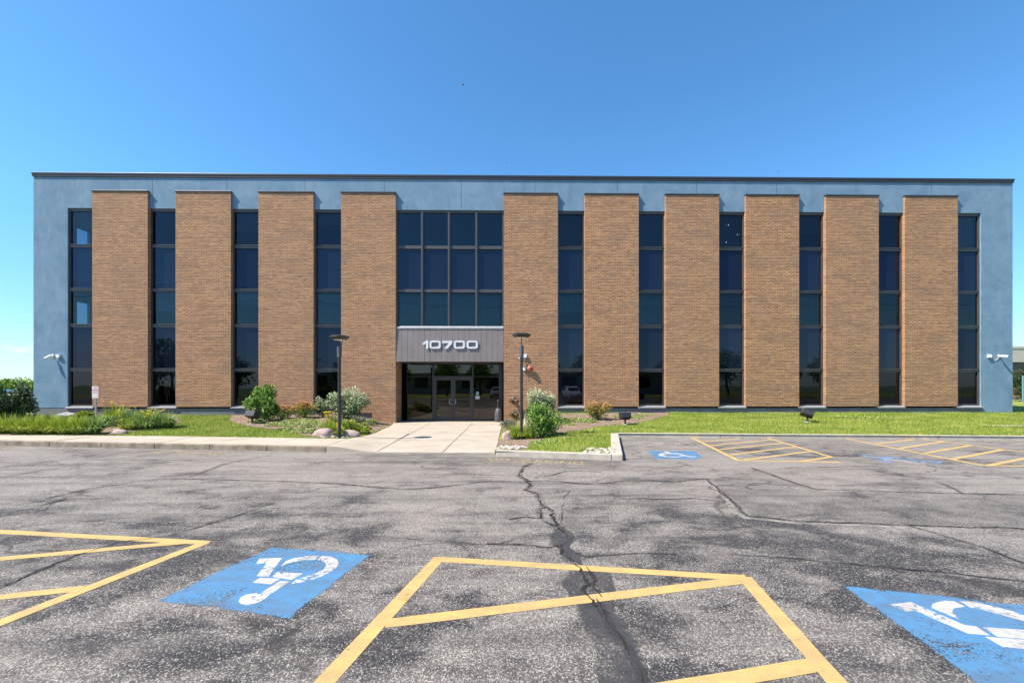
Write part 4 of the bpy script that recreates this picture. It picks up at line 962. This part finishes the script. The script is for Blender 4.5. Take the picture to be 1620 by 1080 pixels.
# --- right bed
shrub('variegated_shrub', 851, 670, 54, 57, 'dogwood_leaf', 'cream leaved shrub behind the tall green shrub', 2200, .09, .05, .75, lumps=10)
shrub('green_bush', 860, 692, 56, 62, 'shrub_leaf', 'tall dense green shrub right of the right lamp post', 3200, .085, .035, lumps=12)
shrub('orange_shrub', 946, 664, 44, 31, 'spirea_leaf', 'orange and green shrub left of the right mulch floodlight', 1300, .07, .035, .55)
shrub('grey_perennial', 805, 683, 30, 20, 'grey_leaf', 'grey leaved mound below the hose connections', 700, .06, .025, cat='plant')
clump('daylily', 817, 694, 42, 24, 'lily_leaf', 'bright green grassy clump behind the rounded pink boulder', 560, .022, group=None)
clump('daylily', 838, 693, 36, 20, 'lily_leaf', 'bright green grassy clump between boulder and tall shrub', 420, .022)
cover([(895, 668, 30, 7), (915, 667, 36, 10), (932, 668, 30, 6), (900, 672, 24, 4), (1000, 662, 40, 5), (1020, 658, 40, 5), (985, 660, 30, 5), (885, 688, 30, 4), (860, 700, 50, 4)], 'low green creeping plants under the orange shrub of the right bed', n=300)
cover([(1340, 661, 40, 5), (1370, 663, 50, 5), (1400, 661, 40, 4), (1575, 651, 50, 7), (1600, 649, 40, 8)], 'weedy plants along the base of the right end of the facade', n=220)
# --- far left: hedge, car
def tree(name, loc, H, r, matn, label, n=3000, cat='tree', L=.3, trunk=.25, group=None, lift=.3):
    loc = Vector(loc); t = empty(name, tuple(loc), label, cat, group); b = MB()
    crown(b, loc+Vector((0, 0, H*(lift+(1-lift)/2))), (r, r, H*(1-lift)/2*1.05), n, L, L*.55, 14, .2, base=loc.z+H*lift*.6); b.build('crown', matn, t, fix=False)
    b = MB(); b.path([loc, loc+Vector((0, 0, H*.35)), loc+Vector((.1, 0, H*.75))], [trunk, trunk*.7, trunk*.25], 8)
    for _ in range(6):
        a = random.uniform(0, 6.28); b.path([loc+Vector((0, 0, H*random.uniform(.25, .5))), loc+Vector((math.cos(a)*r*.6, math.sin(a)*r*.6, H*random.uniform(.55, .8)))], [trunk*.4, .03], 6)
    b.build('trunk', 'bark', t); return t
def onY(u, v, y): return atY(u, v, y)
for i, (u, y, top, w_, lb) in enumerate(((-8, 30, 601, 34, 'light green tall hedge bush at the far left edge'), (14, 31, 603, 30, 'light green hedge bush behind the cream leaved shrub'), (34, 32, 600, 30, 'light green hedge bush next to the blue wall corner'), (52, 33, 602, 30, 'light green hedge bush partly behind the blue wall corner'))):
    p = onY(u, 640, y); z0 = .25; Ht = atY(u, top, y).z-z0+.35; k = FPX/y
    tree('hedge_bush', (p.x, y, 0), Ht, w_/k/2*1.5, 'hedge_leaf', lb, 2200, 'hedge', .22, .06, 'hedge beyond the left end', .05)
p = onT(12, 672); 
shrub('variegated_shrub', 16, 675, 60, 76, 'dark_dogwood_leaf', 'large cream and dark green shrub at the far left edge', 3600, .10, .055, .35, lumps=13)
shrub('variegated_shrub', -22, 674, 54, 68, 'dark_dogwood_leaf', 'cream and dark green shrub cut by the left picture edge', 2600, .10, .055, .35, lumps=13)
def car(loc, yaw, paint, label, suv=False, group=None):
    from mathutils import Matrix
    t = empty('parked_car', loc, label, 'car', group); t.rotation_euler = (0, 0, yaw); t['_w'] = [0, 0, 0]
    hz = .12 if suv else 0; b = MB(); st_ = []
    #  x, half width low, z low, belt z, roof z, half width roof
    prof = [(-2.25, .70, .38, .72, .74, .66), (-2.15, .84, .26, .86, .90, .74), (-1.75, .88, .24, .92, .98+hz*2, .74), (-1.25, .89, .24, .93, 1.36+hz*1.6, .62), (-.5, .9, .24, .93, 1.46+hz, .60), (.3, .9, .24, .92, 1.44+hz, .60),
            (.75, .9, .24, .91, 1.30+hz, .62), (1.35, .89, .24, .90, .95, .72), (1.9, .87, .25, .80, .84, .74), (2.2, .80, .30, .66, .70, .68), (2.3, .68, .40, .56, .58, .6)]
    for x, hw, zl, zb__, zr, hr in prof: st_.append([(x, -hw*.94, zl), (x, -hw, (zl+zb__)/2), (x, -hw*.97, zb__), (x, -hr, zr), (x, hr, zr), (x, hw*.97, zb__), (x, hw, (zl+zb__)/2), (x, hw*.94, zl)])
    V = [q for s_ in st_ for q in s_]; n = 8; F = [(i*n+j, i*n+(j+1) % n, (i+1)*n+(j+1) % n, (i+1)*n+j) for i in range(len(st_)-1) for j in range(n)]+[tuple(range(n)), tuple(range((len(st_)-1)*n, len(st_)*n))[::-1]]
    b.add(V, F); body = b.build('body', paint, t, smooth=False)
    g = MB()
    for sg in (-1, 1):
        for xa, xc in ((-1.5, -.55), (-.48, .3), (.36, 1.0)):
            def s3(x, f):
                for a, c_ in zip(prof, prof[1:]):
                    if a[0] <= x <= c_[0]: q = (x-a[0])/(c_[0]-a[0]); m_ = [a[i]+(c_[i]-a[i])*q for i in range(6)]; return (x, sg*(m_[1]*.97+(m_[5]-m_[1]*.97)*f+.006), m_[3]+(m_[4]-m_[3])*f+.002)
            g.add([s3(xa, .08), s3(xc, .08), s3(xc, .86), s3(xa, .86)], [(0, 1, 2, 3)])
    g.add([(1.30, -.62, .99), (1.30, .62, .99), (.80, .55, 1.29+hz), (.80, -.55, 1.29+hz)], [(0, 1, 2, 3)]); g.add([(-1.72, -.62, 1.02+hz*2), (-1.72, .62, 1.02+hz*2), (-1.3, .55, 1.35+hz*1.6), (-1.3, -.55, 1.35+hz*1.6)], [(0, 1, 2, 3)])
    g.build('windows', 'car_glass', t, fix=False)
    for x in (-1.4, 1.42):
        for sg in (-1, 1):
            w_ = MB(); w_.tube((x, sg*.72, .32), (x, sg*.915, .32), .32, .32, 20); wh = w_.build('wheel', 'rubber', t); w_ = MB(); w_.tube((x, sg*.90, .32), (x, sg*.925, .32), .20, .19, 16); w_.build('rim', 'steel', wh)
    for sg in (-1, 1):
        l_ = MB(); l_.box(-2.24, -2.12, sg*.70-.12, sg*.70+.12, .70, .84); l_.build('taillight', 'tail_red', t); l_ = MB(); l_.box(2.14, 2.24, sg*.62-.13, sg*.62+.13, .58, .68); l_.build('headlight', 'white_plastic', t)
    return t
p = atY(43, 650, 23.0); car((p.x-2.3, 23.6, -.10), R(181), 'dark_car_paint', 'dark blue car parked beyond the left end of the building')
# --- far right: neighbour
y = 44.0; X = lambda u: atY(u, 600, y).x; Z = lambda v: atY(1610, v, y).z
t = empty('neighbour_building', (X(1600), y, .3), 'low beige building with a dark window band beyond the right end', 'building')
b = MB(); b.box(X(1570), X(1800), y-.5, y+14, Z(573), Z(550)); b.box(X(1570), X(1800), y-.55, y-.5, Z(552), Z(548.5)); b.build('fascia', 'tan_panel', t)
b = MB(); b.box(X(1570), X(1800), y+.5, y+13, Z(586), Z(573.2)); b.build('window_band', 'car_glass', t)
b = MB(); b.box(X(1570), X(1800), y, y+13.5, -.2, Z(586.2)); b.build('brick_wall', 'brick', t)
p = atY(1618, 640, 33); tree('dark_evergreen', (p.x, 33, .3), 2.75, 1.05, 'dark_tree_leaf', 'dark evergreen bush in front of the low beige building', 2600, 'tree', .14, .07, None, .02)
y = 31.0; p = atY(1620, 640, y); b = MB(); b.box(p.x-.09, p.x+.09, y, y+.05, .3, atY(1620, 594, y).z); tag(b.build('teal_post', 'teal_metal', None, origin=(p.x, y, .3)), 'teal post at the far right picture edge', 'post')
b = MB(); b.box(24, 70, 37.5, 37.8, .3, .52); tag(b.build('low_wall', 'foundation_concrete', None), 'low grey kerb wall in front of the beige building', 'wall')
# --- opposite side of the lot, seen mirrored in the glass
car((7.5, -13.5, 0), R(90), 'white_car_paint', 'white car seen mirrored in the windows right of the entrance', True)
car((-1.0, -14.0, 0), R(88), 'silver_car_paint', 'silver car seen mirrored in the entrance doors')
car((1.9, -14.2, 0), R(90), 'white_car_paint', 'white car seen mirrored in the glass right of the doors', True)
car((14.5, -13.0, 0), R(92), 'dark_car_paint', 'blue car seen mirrored in the windows at the right')
b = MB(); b.box(-38, 30, -62, -44, 0, 3.5); b.box(-38.6, 30.6, -62.6, -43.4, 3.5, 4.0)
t = tag(b.build('opposite_building', 'tan_panel', None), 'long low building seen mirrored in the entrance glass', 'building')
b = MB()
for i in range(14): b.box(-36+i*4.6, -33.4+i*4.6, -44.05, -43.95, 1.1, 3.2)
b.build('window', 'car_glass', t)
for i, (x, y, H_, r) in enumerate(((-30, -24, 7.5, 3.2), (-17, -30, 6, 2.8), (12, -26, 6.5, 3.0), (24, -25, 5.5, 2.8), (34, -30, 7, 3.2), (-46, -22, 9, 4))):
    tree('shade_tree', (x, y, 0), H_, r, 'hedge_leaf', ['tree mirrored in the leftmost windows', 'tree mirrored in the second window from the left', 'tree mirrored right of the entrance', 'tree mirrored in the right hand windows', 'tree mirrored near the right end', 'tallest tree mirrored at the left end'][i], 1500, 'tree', .5, .2)
tr_ = tree('shade_tree', (-9, -27, 0), 5.5, 2.8, 'hedge_leaf', 'one of the row of trees mirrored low in the glass', 1300, 'tree', .5, .2, 'row of trees across the lot')
for x in (-58, -52, -39, -24, -4, 6, 17, 29, 40, 46, 52): copy_thing(tr_, (x, -27+random.uniform(-3, 3), 0), 'one of the row of trees mirrored low in the glass')
b = MB(); b.add([(-90, -40, .02), (90, -40, .02), (90, -19, .02), (-90, -19, .02)], [(0, 1, 2, 3)]); struct(b.build('opposite_lawn', 'lawn_ground'))
t = empty('utility_pole', (-48, -9, 0), 'wooden utility pole mirrored in the leftmost window', 'utility pole')
b = MB(); b.path([(-48, -9, 0), (-48, -9, 14)], [.2, .14], 8); b.build('pole', 'bark', t); b = MB(); b.box(-49.3, -46.7, -9.08, -8.92, 12.6, 12.8); b.tube((-47.5, -9, 11.2), (-47.5, -9, 12.1), .28); b.build('crossarm', 'dark_metal', t)
b = MB()
for k, (dz, dy) in enumerate(((0, 0), (-.1, .9), (-1.4, 0))):
    pts = [(-48+i*6, -9-dy-i*.2, 12.7+dz-.9*math.sin(math.pi*i/18)) for i in range(19)]; b.path(pts, [.02]*19, 4)
tag(b.build('power_line', 'dark_metal', None), 'sagging power lines mirrored in the glass', 'power line')
# --- insects in the sky
def insect(u, v, y, s, label):
    c = atY(u, v, y); t = empty('insect', tuple(c), label, 'insect'); b = MB(); b.lathe([(.2*s, -1*s), (.5*s, -.3*s), (.45*s, .4*s), (.15*s, 1.1*s)], c, 8, 'y')
    b.tube(c+Vector((-s, 0, 0)), c+Vector((s, 0, .2*s)), .35*s, .5*s, 6); b.build('body', 'insect_black', t)
    for sg in (-1, 1): w_ = MB(); leaf(w_, c, Vector((sg*.8, .1, .5)).normalized(), Vector((0, 1, 0)), 2.2*s, .9*s, .5); w_.build('wing', 'pale_flashing', t, fix=False)
insect(732.4, 134.2, 6, .013, 'dark flying insect high in the sky above the entrance')
insect(801, 258, 6, .008, 'tiny flying insect just above the middle of the roof')
insect(1231, 271.5, 6, .008, 'tiny pale flying insect above the right part of the roof')

# --- lawn grass
random.seed(21)
def grass(name, x0, x1, dens, label, ymax=18.95):
    b = MB(); V, F, T = [], [], []
    polys = list(BEDS.values())
    area = (x1-x0)*9.5; n = int(area*dens)
    for _ in range(n):
        x = random.uniform(x0, x1); y = random.uniform(9.5, ymax); yf = yfront(x)+.02
        if x > 2.9: yf = yfront(x)+.16
        elif x > -.5: yf = yfront(x)+.14
        if y < yf: continue
        if x < -2 and x > walk_left(y)-.03: continue
        if x > -2 and x < walk_right(y)+.04: continue
        if KA.x-.3 < x < KB.x+.3 and y < KB.y+.1 and x > xret(y)-.03: continue
        if any(inside(x+.1*noise.noise(Vector((x*3, y*3, 1))), y, P) for P in polys) and random.random() < .985: continue
        dn_ = noise.noise(Vector((x*.9, y*1.4, 0)))+.5*noise.noise(Vector((x*3, y*4, 4))); h = random.uniform(.03, .075)*(1+.35*dn_)
        z = terrain(x, y)-.005; a = random.uniform(0, 3.14); w_ = random.uniform(.006, .012); dx, dy = math.cos(a)*w_, math.sin(a)*w_; lx_, ly_ = random.uniform(-.035, .035), random.uniform(-.035, .035)
        i = len(V); V += [(x-dx, y-dy, z), (x+dx, y+dy, z), (x+lx_, y+ly_, z+h)]; F.append((i, i+1, i+2))
        tn = max(0, min(1, .48+.45*dn_+random.uniform(-.25, .25))); T += [tn]*3
    b.add(V, F, T); return tag(b.build(name, 'grass_leaf', None, fix=False), label, 'grass', None, 'stuff')
grass('lawn_grass', -26, -3.4, 900, 'mown green grass between the planting beds and the left pavement')
grass('lawn_grass', -.3, 31, 850, 'mown green grass of the right lawn')
